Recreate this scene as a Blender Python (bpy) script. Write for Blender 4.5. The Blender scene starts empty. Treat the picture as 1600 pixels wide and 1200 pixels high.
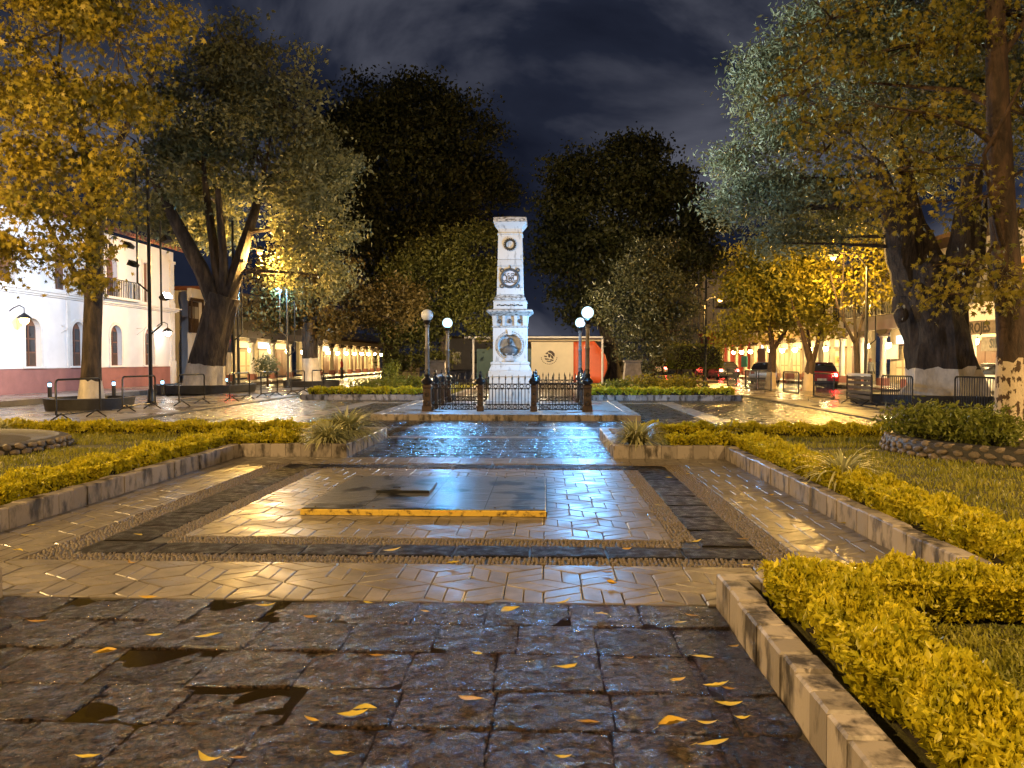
import bpy, bmesh, math, random
import numpy as np
from mathutils import Vector, Matrix, Euler
R = math.radians
random.seed(7)
rng = np.random.default_rng(11)
scene = bpy.context.scene
COL = scene.collection

# ------------------------------------------------------------------ camera, sky, exposure
CAM = Vector((1.05, 0.0, 1.55)); FPX = 1200.0
cam_d = bpy.data.cameras.new('camera'); cam_d.sensor_width = 36.0; cam_d.lens = 36.0*FPX/1600.0
cam_d.clip_end = 2000; cam_d.clip_start = 0.05
cam = bpy.data.objects.new('camera', cam_d); COL.objects.link(cam)
cam.location = CAM
cam.rotation_euler = Euler((R(90)-math.atan(37/FPX), 0, math.atan(52/FPX)), 'XYZ')
scene.camera = cam
CM = cam.rotation_euler.to_matrix()

world = bpy.data.worlds.new('World'); scene.world = world; world.use_nodes = True
def build_world():
    nt = world.node_tree; N = nt.nodes; L = nt.links; N.clear()
    out = N.new('ShaderNodeOutputWorld'); add = N.new('ShaderNodeAddShader')
    sky = N.new('ShaderNodeTexSky'); sky.sky_type = 'NISHITA'; sky.sun_disc = False
    sky.sun_elevation = R(-4); sky.sun_rotation = R(200)
    b1 = N.new('ShaderNodeBackground'); b1.inputs['Strength'].default_value = 0.02
    L.new(sky.outputs[0], b1.inputs['Color'])
    tc = N.new('ShaderNodeTexCoord'); mp = N.new('ShaderNodeMapping')
    mp.inputs['Scale'].default_value = (1.0, 1.0, 1.9); mp.inputs['Location'].default_value = SKY_LOC
    nz = N.new('ShaderNodeTexNoise'); nz.inputs['Scale'].default_value = 2.3; nz.inputs['Detail'].default_value = 7
    nz.inputs['Roughness'].default_value = 0.52; nz.inputs['Distortion'].default_value = 0.35
    rp = N.new('ShaderNodeValToRGB')
    rp.color_ramp.elements[0].position = 0.40; rp.color_ramp.elements[0].color = (0.0012, 0.0018, 0.0048, 1)
    rp.color_ramp.elements[1].position = 0.68; rp.color_ramp.elements[1].color = (0.056, 0.058, 0.074, 1)
    e = rp.color_ramp.elements.new(0.52); e.color = (0.0062, 0.0078, 0.0145, 1)
    b2 = N.new('ShaderNodeBackground'); b2.inputs['Strength'].default_value = 1.0
    L.new(tc.outputs['Generated'], mp.inputs['Vector']); L.new(mp.outputs[0], nz.inputs['Vector'])
    L.new(nz.outputs['Fac'], rp.inputs['Fac']); L.new(rp.outputs['Color'], b2.inputs['Color'])
    L.new(b1.outputs[0], add.inputs[0]); L.new(b2.outputs[0], add.inputs[1]); L.new(add.outputs[0], out.inputs['Surface'])
SKY_LOC = (0.55, 0.2, 0.3)
build_world()
sun_d = bpy.data.lights.new('moon', 'SUN'); sun_d.energy = 0.012; sun_d.angle = R(0.5); sun_d.color = (0.75, 0.85, 1.0)
sun = bpy.data.objects.new('moon', sun_d); COL.objects.link(sun); sun.rotation_euler = (R(40), 0, R(150))
vs = scene.view_settings; vs.view_transform = 'Standard'; vs.look = 'None'; vs.gamma = 1.0; vs.exposure = 1.15
vs.use_curve_mapping = False
cy = scene.cycles; cy.use_denoising = True; cy.max_bounces = 5; cy.diffuse_bounces = 2; cy.glossy_bounces = 3
cy.transmission_bounces = 2; cy.transparent_max_bounces = 4; cy.sample_clamp_indirect = 3.0; cy.sample_clamp_direct = 0.0
cy.caustics_reflective = False; cy.caustics_refractive = False; cy.blur_glossy = 0.5

# ------------------------------------------------------------------ pixel helpers (photo pixels, 1600 x 1200)
def ray(px, py):
    return CM @ Vector(((px-800)/FPX, (600-py)/FPX, -1.0))
def G(px, py, z=0.0):
    r = ray(px, py); t = (z-CAM.z)/r.z; return CAM + r*t
def D(px, py, y):
    r = ray(px, py); return CAM + r*((y-CAM.y)/r.y)
def WX(px, py, x):
    r = ray(px, py); return CAM + r*((x-CAM.x)/r.x)

# ------------------------------------------------------------------ object helpers
def tag(o, label=None, cat=None, group=None, kind=None):
    if label: o['label'] = label
    if cat: o['category'] = cat
    if group: o['group'] = group
    if kind: o['kind'] = kind
    return o
def thing(name, label, cat, loc=(0,0,0), rotz=0.0, group=None):
    o = bpy.data.objects.new(name, None); COL.objects.link(o); o.empty_display_size = 0.1
    o.location = loc; o.rotation_euler = (0, 0, rotz)
    return tag(o, label, cat, group)
def link(name, me, parent=None, loc=None, rot=None, scale=None):
    o = bpy.data.objects.new(name, me); COL.objects.link(o)
    if parent is not None: o.parent = parent
    if loc is not None: o.location = loc
    if rot is not None: o.rotation_euler = rot
    if scale is not None: o.scale = scale
    return o
def copy_tree(o, parent=None):
    c = o.copy(); COL.objects.link(c); c.parent = parent
    for ch in list(o.children): copy_tree(ch, c)
    return c

class MB:
    def __init__(s): s.v = []; s.f = []
    def add(s, vs, fs):
        k = len(s.v); s.v.extend([tuple(p) for p in vs]); s.f.extend([tuple(i+k for i in f) for f in fs]); return s
    def box(s, x0, x1, y0, y1, z0, z1):
        return s.add([(x0,y0,z0),(x1,y0,z0),(x1,y1,z0),(x0,y1,z0),(x0,y0,z1),(x1,y0,z1),(x1,y1,z1),(x0,y1,z1)],
                     [(0,3,2,1),(4,5,6,7),(0,1,5,4),(1,2,6,5),(2,3,7,6),(3,0,4,7)])
    def bbox(s, x0, x1, y0, y1, z0, z1, b=0.01):   # box with chamfered top edge
        s.frus([(x0,y0,x1,y1,z0),(x0,y0,x1,y1,z1-b),(x0+b,y0+b,x1-b,y1-b,z1)]); return s
    def frus(s, rings):    # stack of axis aligned rectangles (x0,y0,x1,y1,z)
        vs = []; fs = []
        for (x0,y0,x1,y1,z) in rings: vs += [(x0,y0,z),(x1,y0,z),(x1,y1,z),(x0,y1,z)]
        for i in range(len(rings)-1):
            a = 4*i; b = a+4
            for j in range(4): fs.append((a+j, a+(j+1)%4, b+(j+1)%4, b+j))
        fs.append((3,2,1,0)); n = 4*(len(rings)-1); fs.append((n,n+1,n+2,n+3))
        return s.add(vs, fs)
    def tube(s, pts, rad, n=8, ridge=0.0, seed=0, cap=True, jag=0.0):
        pts = [Vector(p) for p in pts]
        if not hasattr(rad, '__len__'): rad = [rad]*len(pts)
        rr = random.Random(seed); ph = [rr.uniform(0, 6.28) for _ in range(4)]
        vs = []; fs = []; up = Vector((0.0123, 0.9, 0.1)).normalized()
        for i, p in enumerate(pts):
            t = (pts[min(i+1, len(pts)-1)] - pts[max(i-1, 0)])
            if t.length < 1e-9: t = Vector((0,0,1))
            t.normalize()
            a = up - t*up.dot(t)
            if a.length < 1e-3: a = Vector((1,0,0)) - t*t.x
            a.normalize(); b = t.cross(a); up = a
            for j in range(n):
                th = 2*math.pi*j/n
                q = rad[i]*(1 + (ridge*.35*math.sin(13*th+ph[3]+.3*math.sin(i))+ridge*.25*math.sin(19*th+ph[1]) if n >= 18 else 0) + ridge*(0.5*math.sin(3*th+ph[0]+i*0.25)+0.35*math.sin(5*th+ph[1]-i*0.2)+0.3*math.sin(7*th+ph[2]+i*.5)))
                vs.append(p + (a*math.cos(th)+b*math.sin(th))*q + (Vector((0,0,rr.uniform(-jag,jag*.4))) if jag and i == len(pts)-1 else Vector((0,0,0))))
        m = len(pts)
        for i in range(m-1):
            for j in range(n): fs.append((i*n+j, i*n+(j+1)%n, (i+1)*n+(j+1)%n, (i+1)*n+j))
        if cap: fs.append(tuple(range(n-1,-1,-1))); fs.append(tuple((m-1)*n+j for j in range(n)))
        return s.add(vs, fs)
    def lathe(s, prof, n=16, c=(0,0,0), square=False):
        vs = []; fs = []
        for (r, z) in prof:
            for j in range(n):
                th = 2*math.pi*(j+0.5)/n
                vs.append((c[0]+r*math.cos(th), c[1]+r*math.sin(th), c[2]+z))
        for i in range(len(prof)-1):
            for j in range(n): fs.append((i*n+j, i*n+(j+1)%n, (i+1)*n+(j+1)%n, (i+1)*n+j))
        fs.append(tuple(range(n-1,-1,-1))); fs.append(tuple((len(prof)-1)*n+j for j in range(n)))
        return s.add(vs, fs)
    def sphere(s, c, r, nu=16, nv=10, sz=1.0):
        pr = [(max(1e-4, r*math.sin(math.pi*i/nv)), -r*sz*math.cos(math.pi*i/nv)) for i in range(nv+1)]
        return s.lathe(pr, nu, c)
    def prism(s, poly, z0, z1):
        n = len(poly); vs = [(x,y,z0) for x,y in poly]+[(x,y,z1) for x,y in poly]
        fs = [tuple(range(n-1,-1,-1)), tuple(range(n,2*n))]+[(i,(i+1)%n,n+(i+1)%n,n+i) for i in range(n)]
        return s.add(vs, fs)
    def slab(s, poly, fr, d0, d1):   # polygon in (u,v) of frame fr=(origin,U,V,Nrm), thickness along normal d0..d1
        o,U,V,N_ = fr; n = len(poly)
        vs = [o+U*u+V*v+N_*d0 for u,v in poly]+[o+U*u+V*v+N_*d1 for u,v in poly]
        fs = [tuple(range(n-1,-1,-1)), tuple(range(n,2*n))]+[(i,(i+1)%n,n+(i+1)%n,n+i) for i in range(n)]
        return s.add(vs, fs)
    def mesh(s, name, mat, smooth=False):
        me = bpy.data.meshes.new(name); me.from_pydata([tuple(p) for p in s.v], [], s.f)
        bm = bmesh.new(); bm.from_mesh(me); bmesh.ops.recalc_face_normals(bm, faces=bm.faces); bm.to_mesh(me); bm.free()
        if mat: me.materials.append(mat)
        if smooth:
            me.polygons.foreach_set('use_smooth', [True]*len(me.polygons))
            try: me.set_sharp_from_angle(angle=R(42))
            except Exception: pass
        me.update(); return me
    def obj(s, name, mat, parent=None, smooth=False, **k):
        return link(name, s.mesh(name, mat, smooth), parent, **k)

def fast_mesh(name, verts, k, mat, smooth=False):   # verts (n*k,3): n separate polygons of k corners
    nv = len(verts); nf = nv//k
    me = bpy.data.meshes.new(name)
    me.vertices.add(nv); me.vertices.foreach_set('co', np.asarray(verts, dtype=np.float32).ravel())
    me.loops.add(nv); me.loops.foreach_set('vertex_index', np.arange(nv, dtype=np.int32))
    me.polygons.add(nf); me.polygons.foreach_set('loop_start', np.arange(0, nv, k, dtype=np.int32))
    try: me.polygons.foreach_set('loop_total', np.full(nf, k, dtype=np.int32))
    except Exception: pass
    me.materials.append(mat); me.update(calc_edges=True); me.validate(); return me
def indexed_mesh(name, verts, faces, mat):   # faces (n,3) int
    me = bpy.data.meshes.new(name); nv = len(verts); nf, k = faces.shape
    me.vertices.add(nv); me.vertices.foreach_set('co', np.asarray(verts, dtype=np.float32).ravel())
    me.loops.add(nf*k); me.loops.foreach_set('vertex_index', faces.astype(np.int32).ravel())
    me.polygons.add(nf); me.polygons.foreach_set('loop_start', np.arange(0, nf*k, k, dtype=np.int32))
    try: me.polygons.foreach_set('loop_total', np.full(nf, k, dtype=np.int32))
    except Exception: pass
    me.materials.append(mat); me.update(calc_edges=True); return me

# ------------------------------------------------------------------ materials
def nodes(name):
    m = bpy.data.materials.new(name); m.use_nodes = True; nt = m.node_tree
    b = nt.nodes['Principled BSDF']; return m, nt, nt.nodes, nt.links, b
def mat(name, c, rough=0.6, var=0.25, scale=4.0, bump=0.0, bscale=30.0, bdist=0.01, metal=0.0, rvar=0.0, c2=None, c2pos=(0.45,0.62),
        spec=0.5, perobj=0.0, detail=5, stretch=(1,1,1), sheen=0, coat=0.0):
    m, nt, N, L, b = nodes(name)
    g = N.new('ShaderNodeNewGeometry'); vec = g.outputs['Position']
    if stretch != (1,1,1):
        mp = N.new('ShaderNodeMapping'); mp.inputs['Scale'].default_value = stretch; L.new(vec, mp.inputs['Vector']); vec = mp.outputs[0]
    nz = N.new('ShaderNodeTexNoise'); nz.inputs['Scale'].default_value = scale; nz.inputs['Detail'].default_value = detail
    nz.inputs['Roughness'].default_value = 0.6; L.new(vec, nz.inputs['Vector'])
    rp = N.new('ShaderNodeValToRGB'); el = rp.color_ramp.elements
    if c2 is None:
        el[0].position = 0.3; el[1].position = 0.7
        el[0].color = tuple(x*(1-var) for x in c)+(1,); el[1].color = tuple(min(1, x*(1+var)) for x in c)+(1,)
    else:
        el[0].position, el[1].position = c2pos; el[0].color = tuple(c)+(1,); el[1].color = tuple(c2)+(1,)
    L.new(nz.outputs['Fac'], rp.inputs['Fac']); colout = rp.outputs['Color']
    if perobj:
        oi = N.new('ShaderNodeObjectInfo'); mr = N.new('ShaderNodeMapRange')
        mr.inputs['To Min'].default_value = 1-perobj; mr.inputs['To Max'].default_value = 1+perobj
        L.new(oi.outputs['Random'], mr.inputs['Value'])
        hs = N.new('ShaderNodeHueSaturation'); L.new(mr.outputs[0], hs.inputs['Value']); L.new(colout, hs.inputs['Color']); colout = hs.outputs[0]
    L.new(colout, b.inputs['Base Color'])
    b.inputs['Metallic'].default_value = metal; b.inputs['Specular IOR Level'].default_value = spec
    if coat: b.inputs['Coat Weight'].default_value = coat; b.inputs['Coat Roughness'].default_value = 0.08
    if rvar:
        n2 = N.new('ShaderNodeTexNoise'); n2.inputs['Scale'].default_value = scale*0.45; n2.inputs['Detail'].default_value = 4
        L.new(vec, n2.inputs['Vector']); mr2 = N.new('ShaderNodeMapRange')
        mr2.inputs['From Min'].default_value = 0.35; mr2.inputs['From Max'].default_value = 0.65
        mr2.inputs['To Min'].default_value = max(0.02, rough-rvar); mr2.inputs['To Max'].default_value = min(1, rough+rvar)
        L.new(n2.outputs['Fac'], mr2.inputs['Value']); L.new(mr2.outputs[0], b.inputs['Roughness'])
    else: b.inputs['Roughness'].default_value = rough
    if bump:
        n3 = N.new('ShaderNodeTexNoise'); n3.inputs['Scale'].default_value = bscale; n3.inputs['Detail'].default_value = 5
        n3.inputs['Roughness'].default_value = 0.65; L.new(vec, n3.inputs['Vector'])
        bp = N.new('ShaderNodeBump'); bp.inputs['Strength'].default_value = bump; bp.inputs['Distance'].default_value = bdist
        L.new(n3.outputs['Fac'], bp.inputs['Height']); L.new(bp.outputs[0], b.inputs['Normal'])
    return m
def leafmat(name, ca, cb, trans=0.35, rough=0.5, spec=0.3, pscale=0.9):
    m, nt, N, L, b = nodes(name)
    g = N.new('ShaderNodeNewGeometry'); rp = N.new('ShaderNodeValToRGB')
    rp.color_ramp.elements[0].color = tuple(ca)+(1,); rp.color_ramp.elements[1].color = tuple(cb)+(1,)
    nz = N.new('ShaderNodeTexNoise'); nz.inputs['Scale'].default_value = pscale; nz.inputs['Detail'].default_value = 3; L.new(g.outputs['Position'], nz.inputs['Vector'])
    mr = N.new('ShaderNodeMapRange'); mr.inputs['From Min'].default_value = .32; mr.inputs['From Max'].default_value = .68; L.new(nz.outputs['Fac'], mr.inputs['Value'])
    mf = N.new('ShaderNodeMix'); mf.data_type = 'FLOAT'; mf.inputs[0].default_value = .5; L.new(g.outputs['Random Per Island'], mf.inputs[2]); L.new(mr.outputs[0], mf.inputs[3])
    L.new(mf.outputs[0], rp.inputs['Fac']); L.new(rp.outputs['Color'], b.inputs['Base Color'])
    b.inputs['Roughness'].default_value = rough; b.inputs['Specular IOR Level'].default_value = spec
    tr = N.new('ShaderNodeBsdfTranslucent'); L.new(rp.outputs['Color'], tr.inputs['Color'])
    mx = N.new('ShaderNodeMixShader'); mx.inputs[0].default_value = trans
    L.new(b.outputs[0], mx.inputs[1]); L.new(tr.outputs[0], mx.inputs[2])
    L.new(mx.outputs[0], N['Material Output'].inputs['Surface']); return m
def emis(name, c, s, base=None):
    m, nt, N, L, b = nodes(name)
    b.inputs['Base Color'].default_value = tuple(base or c)+(1,); b.inputs['Emission Color'].default_value = tuple(c)+(1,)
    b.inputs['Emission Strength'].default_value = s; b.inputs['Roughness'].default_value = 0.4; return m

SOD = (1.0, 0.56, 0.13); COOL = (0.42, 0.70, 1.0); CYAN = (0.22, 0.62, 1.0); WARM = (1.0, 0.68, 0.27); WHITE = (0.95, 0.97, 1.0)
m_slab = mat('wet_basalt_slab', (0.004,0.003,0.002), 0.19, scale=38, rvar=0.10, bump=1.0, bscale=110, bdist=0.022, c2=(0.105,0.066,0.035), c2pos=(0.42,0.76), perobj=0.4, spec=0.13)
m_slab2 = mat('wet_basalt_far', (0.012,0.012,0.013), 0.22, scale=18, rvar=0.14, bump=0.8, bscale=45, bdist=0.012, c2=(0.040,0.033,0.027), c2pos=(0.40,0.75), perobj=0.3, spec=0.28)
m_ring = mat('dark_border_stone', (0.006,0.005,0.004), 0.58, scale=24, rvar=0.16, bump=1.0, bscale=80, bdist=0.016, c2=(0.030,0.022,0.016), c2pos=(0.40,0.75), perobj=0.3, spec=0.10)
m_tile = mat('wet_stone_tile', (0.165,0.138,0.105), 0.40, var=0.28, scale=7, rvar=0.10, bump=0.35, bscale=40, bdist=0.004, perobj=0.16)
m_bed = mat('dark_joint_mortar', (0.02,0.016,0.012), 0.5, scale=20, bump=0.6, bscale=80)
m_puddle = mat('puddle_water', (0.015,0.010,0.004), 0.06, scale=1.5, rvar=0.03, spec=0.6, bump=0.05, bscale=9)
m_pebble = mat('tan_pebble', (0.12,0.092,0.062), 0.5, var=0.45, scale=45, bump=0.5, bscale=120, bdist=0.004)
m_cobble = mat('wet_dark_cobbles', (0.018,0.015,0.013), 0.3, scale=9, rvar=0.2, bump=1.0, bscale=14, bdist=0.03, c2=(0.075,0.06,0.048), c2pos=(0.4,0.68))
m_concrete = mat('wet_pavement_concrete', (0.15,0.132,0.115), 0.3, var=0.3, scale=1.6, rvar=0.16, bump=0.25, bscale=18, bdist=0.006)
m_strip = mat('light_stone_band', (0.25,0.21,0.165), 0.34, var=0.2, scale=3, rvar=0.12, bump=0.25, bscale=30, bdist=0.005)
m_asphalt = mat('wet_asphalt', (0.035,0.033,0.032), 0.3, var=0.35, scale=2.0, rvar=0.15, bump=0.5, bscale=60, bdist=0.006)
m_kerb = mat('grey_kerb_stone', (0.31,0.265,0.225), 0.5, scale=6.5, bump=0.5, bscale=35, bdist=0.006, c2=(0.045,0.036,0.028), c2pos=(0.47,0.62), perobj=0.25, rvar=0.15, stretch=(1,1,0.45))
m_plat = mat('platform_stone', (0.30,0.28,0.26), 0.35, var=0.2, scale=3, rvar=0.15, bump=0.2, bscale=40, bdist=0.004, perobj=0.15)
m_soil = mat('dark_soil', (0.03,0.02,0.012), 0.8, var=0.5, scale=12, bump=1.0, bscale=40, bdist=0.03)
m_turf = mat('lawn_soil', (0.075,0.068,0.016), 0.9, var=0.4, scale=10, bump=1.0, bscale=50, bdist=0.02)
m_grass = leafmat('grass_blade', (0.14,0.16,0.016), (0.44,0.38,0.042), 0.3, 0.45, pscale=2.5)
m_hedge = leafmat('golden_hedge_leaf', (0.25,0.25,0.010), (0.80,0.66,0.034), 0.3, 0.4, pscale=6)
m_hcore = mat('hedge_block_dark', (0.022,0.016,0.008), 0.9, var=0.5, scale=30)  # twig-coloured solid that blocks light inside the foliage
m_lily = leafmat('striped_grass_leaf', (0.36,0.36,0.12), (0.66,0.63,0.36), 0.3, 0.4)
m_shrub = leafmat('shrub_leaf', (0.07,0.10,0.012), (0.26,0.26,0.04), 0.3, 0.45, pscale=3)
m_sweet = leafmat('sweetgum_leaf', (0.06,0.07,0.010), (0.38,0.28,0.028), 0.35, 0.5)
m_sweet2 = leafmat('sweetgum_leaf_green', (0.07,0.08,0.012), (0.30,0.23,0.03), 0.35, 0.5)
m_ash = leafmat('ash_leaf', (0.06,0.075,0.035), (0.34,0.33,0.16), 0.3, 0.45)
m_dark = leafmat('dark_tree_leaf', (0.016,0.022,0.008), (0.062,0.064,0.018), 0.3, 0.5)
m_rust = leafmat('brownish_leaf', (0.07,0.055,0.015), (0.17,0.12,0.035), 0.3, 0.5)
m_ylw = leafmat('yellow_green_leaf', (0.12,0.13,0.014), (0.36,0.29,0.03), 0.35, 0.5)
m_willow = leafmat('grey_green_leaf', (0.06,0.08,0.04), (0.24,0.26,0.15), 0.3, 0.4)
m_bark = mat('dark_bark', (0.022,0.016,0.012), 0.85, scale=6, bump=1.0, bscale=11, bdist=0.10, c2=(0.085,0.06,0.042), c2pos=(0.4,0.7), stretch=(1,1,0.25))
m_bark2 = mat('brown_bark', (0.025,0.014,0.008), 0.85, scale=8, bump=1.0, bscale=22, bdist=0.03, c2=(0.085,0.048,0.026), c2pos=(0.4,0.7), stretch=(1,1,0.3))
m_lime = mat('limewash', (0.52,0.46,0.38), 0.8, var=0.25, scale=5, bump=0.8, bscale=18, bdist=0.04, stretch=(1,1,0.4))
m_limepeel = mat('peeling_limewash', (0.58,0.47,0.33), 0.85, scale=11, bump=1.0, bscale=24, bdist=0.03, c2=(0.07,0.04,0.02), c2pos=(0.54,0.57), stretch=(1,1,0.55))
m_iron = mat('wet_black_iron', (0.018,0.014,0.012), 0.32, var=0.4, scale=20, bump=0.3, bscale=60, bdist=0.003, metal=0.3)
m_ironbrown = mat('rusty_brown_iron', (0.05,0.028,0.016), 0.5, var=0.5, scale=14, bump=0.7, bscale=50, bdist=0.006, metal=0.2)
m_post = mat('weathered_cast_iron_post', (0.16,0.14,0.12), 0.45, var=0.35, scale=12, bump=0.3, bscale=40, metal=0.3)
m_pedestal = mat('pedestal_stone', (0.17,0.14,0.11), 0.8, var=0.35, scale=5, bump=0.4, bscale=25)
m_pole = mat('black_pole_paint', (0.012,0.012,0.013), 0.4, var=0.3, scale=8)
m_barrier = mat('barrier_steel', (0.022,0.020,0.018), 0.35, var=0.3, scale=15, metal=0.4)
m_marble = mat('weathered_marble', (0.60,0.58,0.54), 0.55, scale=9, bump=0.7, bscale=30, bdist=0.008, c2=(0.15,0.14,0.12), c2pos=(0.55,0.74), rvar=0.15, detail=9, perobj=0.08, stretch=(1,1,.3))
m_marble2 = mat('stained_marble_edge', (0.52,0.49,0.44), 0.6, scale=11, bump=0.6, bscale=30, bdist=0.008, c2=(0.05,0.042,0.035), c2pos=(0.48,0.62), detail=9, stretch=(1,1,2.5))
m_bronze = mat('grey_bronze', (0.10,0.10,0.10), 0.5, var=0.4, scale=12, metal=0.35, bump=0.3, bscale=40)
m_darkbronze = mat('dark_bronze', (0.03,0.026,0.022), 0.5, var=0.4, scale=20, metal=0.3, bump=0.5, bscale=60)
m_niche = mat('niche_stone', (0.42,0.41,0.40), 0.6, var=0.3, scale=9, bump=0.3, bscale=40)
m_wallw = mat('white_plaster', (0.66,0.63,0.62), 0.75, var=0.07, scale=1.2, bump=0.15, bscale=25, bdist=0.01)
m_wallc = mat('cream_plaster', (0.55,0.47,0.34), 0.75, var=0.12, scale=1.5, bump=0.15, bscale=25)
m_wallg = mat('grey_plaster', (0.34,0.33,0.33), 0.75, var=0.12, scale=1.5, bump=0.2, bscale=25)
m_walltan = mat('tan_plaster', (0.42,0.33,0.20), 0.75, var=0.15, scale=2, bump=0.2, bscale=25)
m_dado = mat('terracotta_dado', (0.26,0.105,0.085), 0.7, var=0.15, scale=2, bump=0.2, bscale=25)
m_trim = mat('pale_stone_trim', (0.62,0.58,0.54), 0.7, var=0.1, scale=3, bump=0.2, bscale=30)
m_rooft = mat('clay_roof_tile', (0.24,0.085,0.04), 0.7, var=0.35, scale=5, bump=0.5, bscale=25, perobj=0.2)
m_wood = mat('brown_door_wood', (0.13,0.055,0.028), 0.5, var=0.35, scale=6, stretch=(6,6,0.6), bump=0.2, bscale=20)
m_woodd = mat('dark_beam_wood', (0.05,0.027,0.016), 0.6, var=0.35, scale=6, bump=0.2, bscale=20)
m_glassd = mat('dark_window_glass', (0.03,0.03,0.035), 0.12, var=0.3, scale=2)
m_redw = mat('red_plaster', (0.30,0.04,0.025), 0.7, var=0.15, scale=2)
m_shutter = mat('grey_roller_shutter', (0.42,0.40,0.34), 0.5, var=0.1, scale=3)
m_green = mat('dark_green_panel', (0.022,0.055,0.045), 0.55, var=0.15, scale=1.5)
m_cream = mat('cream_panel', (0.66,0.56,0.38), 0.6, var=0.06, scale=1.5)
m_red = mat('red_orange_panel', (0.48,0.075,0.018), 0.55, var=0.12, scale=1.5)
m_steelplate = None
m_yellowedge = mat('yellow_painted_edge', (0.62,0.42,0.07), 0.4, scale=16, c2=(0.09,0.05,0.015), c2pos=(0.50,0.66), bump=0.4, bscale=50)
m_fallen = leafmat('fallen_leaf', (0.55,0.40,0.04), (0.68,0.55,0.12), 0.25, 0.45)
m_fallen2 = leafmat('fallen_leaf_orange', (0.58,0.32,0.03), (0.60,0.42,0.06), 0.25, 0.45)
m_text = mat('black_lettering', (0.012,0.011,0.010), 0.6, var=0.1)
e_sod = emis('sodium_lens', (1.0,0.47,0.10), 1.1); e_globe = emis('lit_globe', (0.16,0.50,1.0), 330, (0.8,0.8,0.8)); m_globeoff = mat('unlit_globe_glass', (0.62,0.62,0.60), 0.3, var=0.06, scale=10)
e_cyan = emis('cyan_lens', CYAN, 1.3); e_boll = emis('bollard_lens', (0.30,0.68,1.0), 3.0); e_lan = emis('lantern_globe', WARM, 130); e_lanw = emis('white_lantern', (1,0.92,0.85), 30)
e_flood = emis('floodlight_lens', WHITE, 60); e_redl = emis('tail_light', (1.0,0.04,0.03), 60); e_head = emis('head_light', (1,0.95,0.85), 12)
e_blue = emis('blue_shop_light', (0.35,0.72,1.0), 12)
m_ever = leafmat('evergreen_leaf', (0.022,0.03,0.014), (0.12,0.12,0.055), 0.25, 0.35, 0.5)
m_ylw2 = leafmat('olive_leaf', (0.05,0.06,0.012), (0.14,0.13,0.028), 0.3, 0.5)
e_lan2 = emis('warm_wall_lantern', (1.0,0.62,0.2), 40)
# lamp strengths in watts
E_SL, E_SR, E_SF, E_SM = 2000, 1900, 2400, 2200
E_BL, E_BR, E_ML, E_MR = 2900, 2400, 3000, 2400
E_FM, E_FT, E_FW = 2200, 21000, 3200
SODF = (1.0, 0.64, 0.25)
def frosted(name, c, s):
    m, nt, N, L, b = nodes(name); N.remove(b); em = N.new('ShaderNodeEmission'); em.inputs[0].default_value = tuple(c)+(1,); em.inputs[1].default_value = s
    tr = N.new('ShaderNodeBsdfTransparent'); mx = N.new('ShaderNodeMixShader'); mx.inputs[0].default_value = .4; L.new(tr.outputs[0], mx.inputs[1]); L.new(em.outputs[0], mx.inputs[2]); L.new(mx.outputs[0], N['Material Output'].inputs['Surface']); return m
e_globe = frosted('lit_frosted_globe', (0.50,0.80,1.0), 2.0)
e_gloww = emis('glow_panel_warm', (1.0,0.70,0.28), 0.55)  # for glowing panels added over the shop doors to brighten the arcades
e_glowb = emis('glow_panel_cool', (0.50,0.80,1.0), 0.7)


# ------------------------------------------------------------------ ground, roads, pavements
HP = 2.13      # half width of the central path
PW = 3.87      # half width of the paved court
def sheet(name, x0, x1, y0, y1, z, m, nx=1, ny=1):
    b = MB(); b.add([(x0,y0,z),(x1,y0,z),(x1,y1,z),(x0,y1,z)], [(0,1,2,3)]); o = b.obj(name, m); o['kind'] = 'structure'; return o
sheet('ground', -400, 400, -60, 700, -0.10, m_asphalt)
sheet('road', -17.6, -13.9, -20, 160, -0.05, m_asphalt)
sheet('road', 14.4, 18.0, -20, 160, -0.05, m_asphalt)
square = sheet('cobbled_square', -9.8, 9.8, 15.6, 62, -0.006, m_cobble)
bed = sheet('court_bed', -PW, PW, -2.0, 17.0, -0.014, m_bed)

def pavement(name, sgn):
    b = MB(); xa, xb = (9.8, 13.9) if sgn < 0 else (9.8, 14.4)
    x0, x1 = (-xb, -xa) if sgn < 0 else (xa, xb)
    b.box(x0, x1, 4, 110, -0.09, 0.0)
    o = b.obj(name, m_concrete); o['kind'] = 'structure'
    k = MB()
    return o
pav_l = pavement('pavement', -1); pav_r = pavement('pavement', 1)
# paving flags of the side pavements, near ones piece by piece
for pav, s in ((pav_l, -1), (pav_r, 1)):
    me = MB().bbox(-0.49, 0.49, -0.74, 0.74, 0.0, 0.012, 0.006).mesh('paving_flag', m_concrete)
    for j in range(14):
        for i in range(4):
            link('paving_flag', me, pav, (s*(10.42+i*1.0), 16.8+j*1.5, 0.0))
# kerb line stones along the cobbled square
for s in (-1, 1):
    me = MB().bbox(-0.14, 0.14, -0.58, 0.58, -0.05, 0.035, 0.015).mesh('kerb_block', m_bed)
    for j in range(26):
        link('kerb_block', me, pav_l if s < 0 else pav_r, (s*9.72, 16.2+j*1.19, 0.0))
# raised footway in front of the buildings
for s, x0, x1 in ((-1, -20.9, -17.6), (1, 18.0, 23.5)):
    o = MB().box(x0, x1, -5, 140, -0.08, 0.14).obj('footway', m_concrete); o['kind'] = 'structure'

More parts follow.
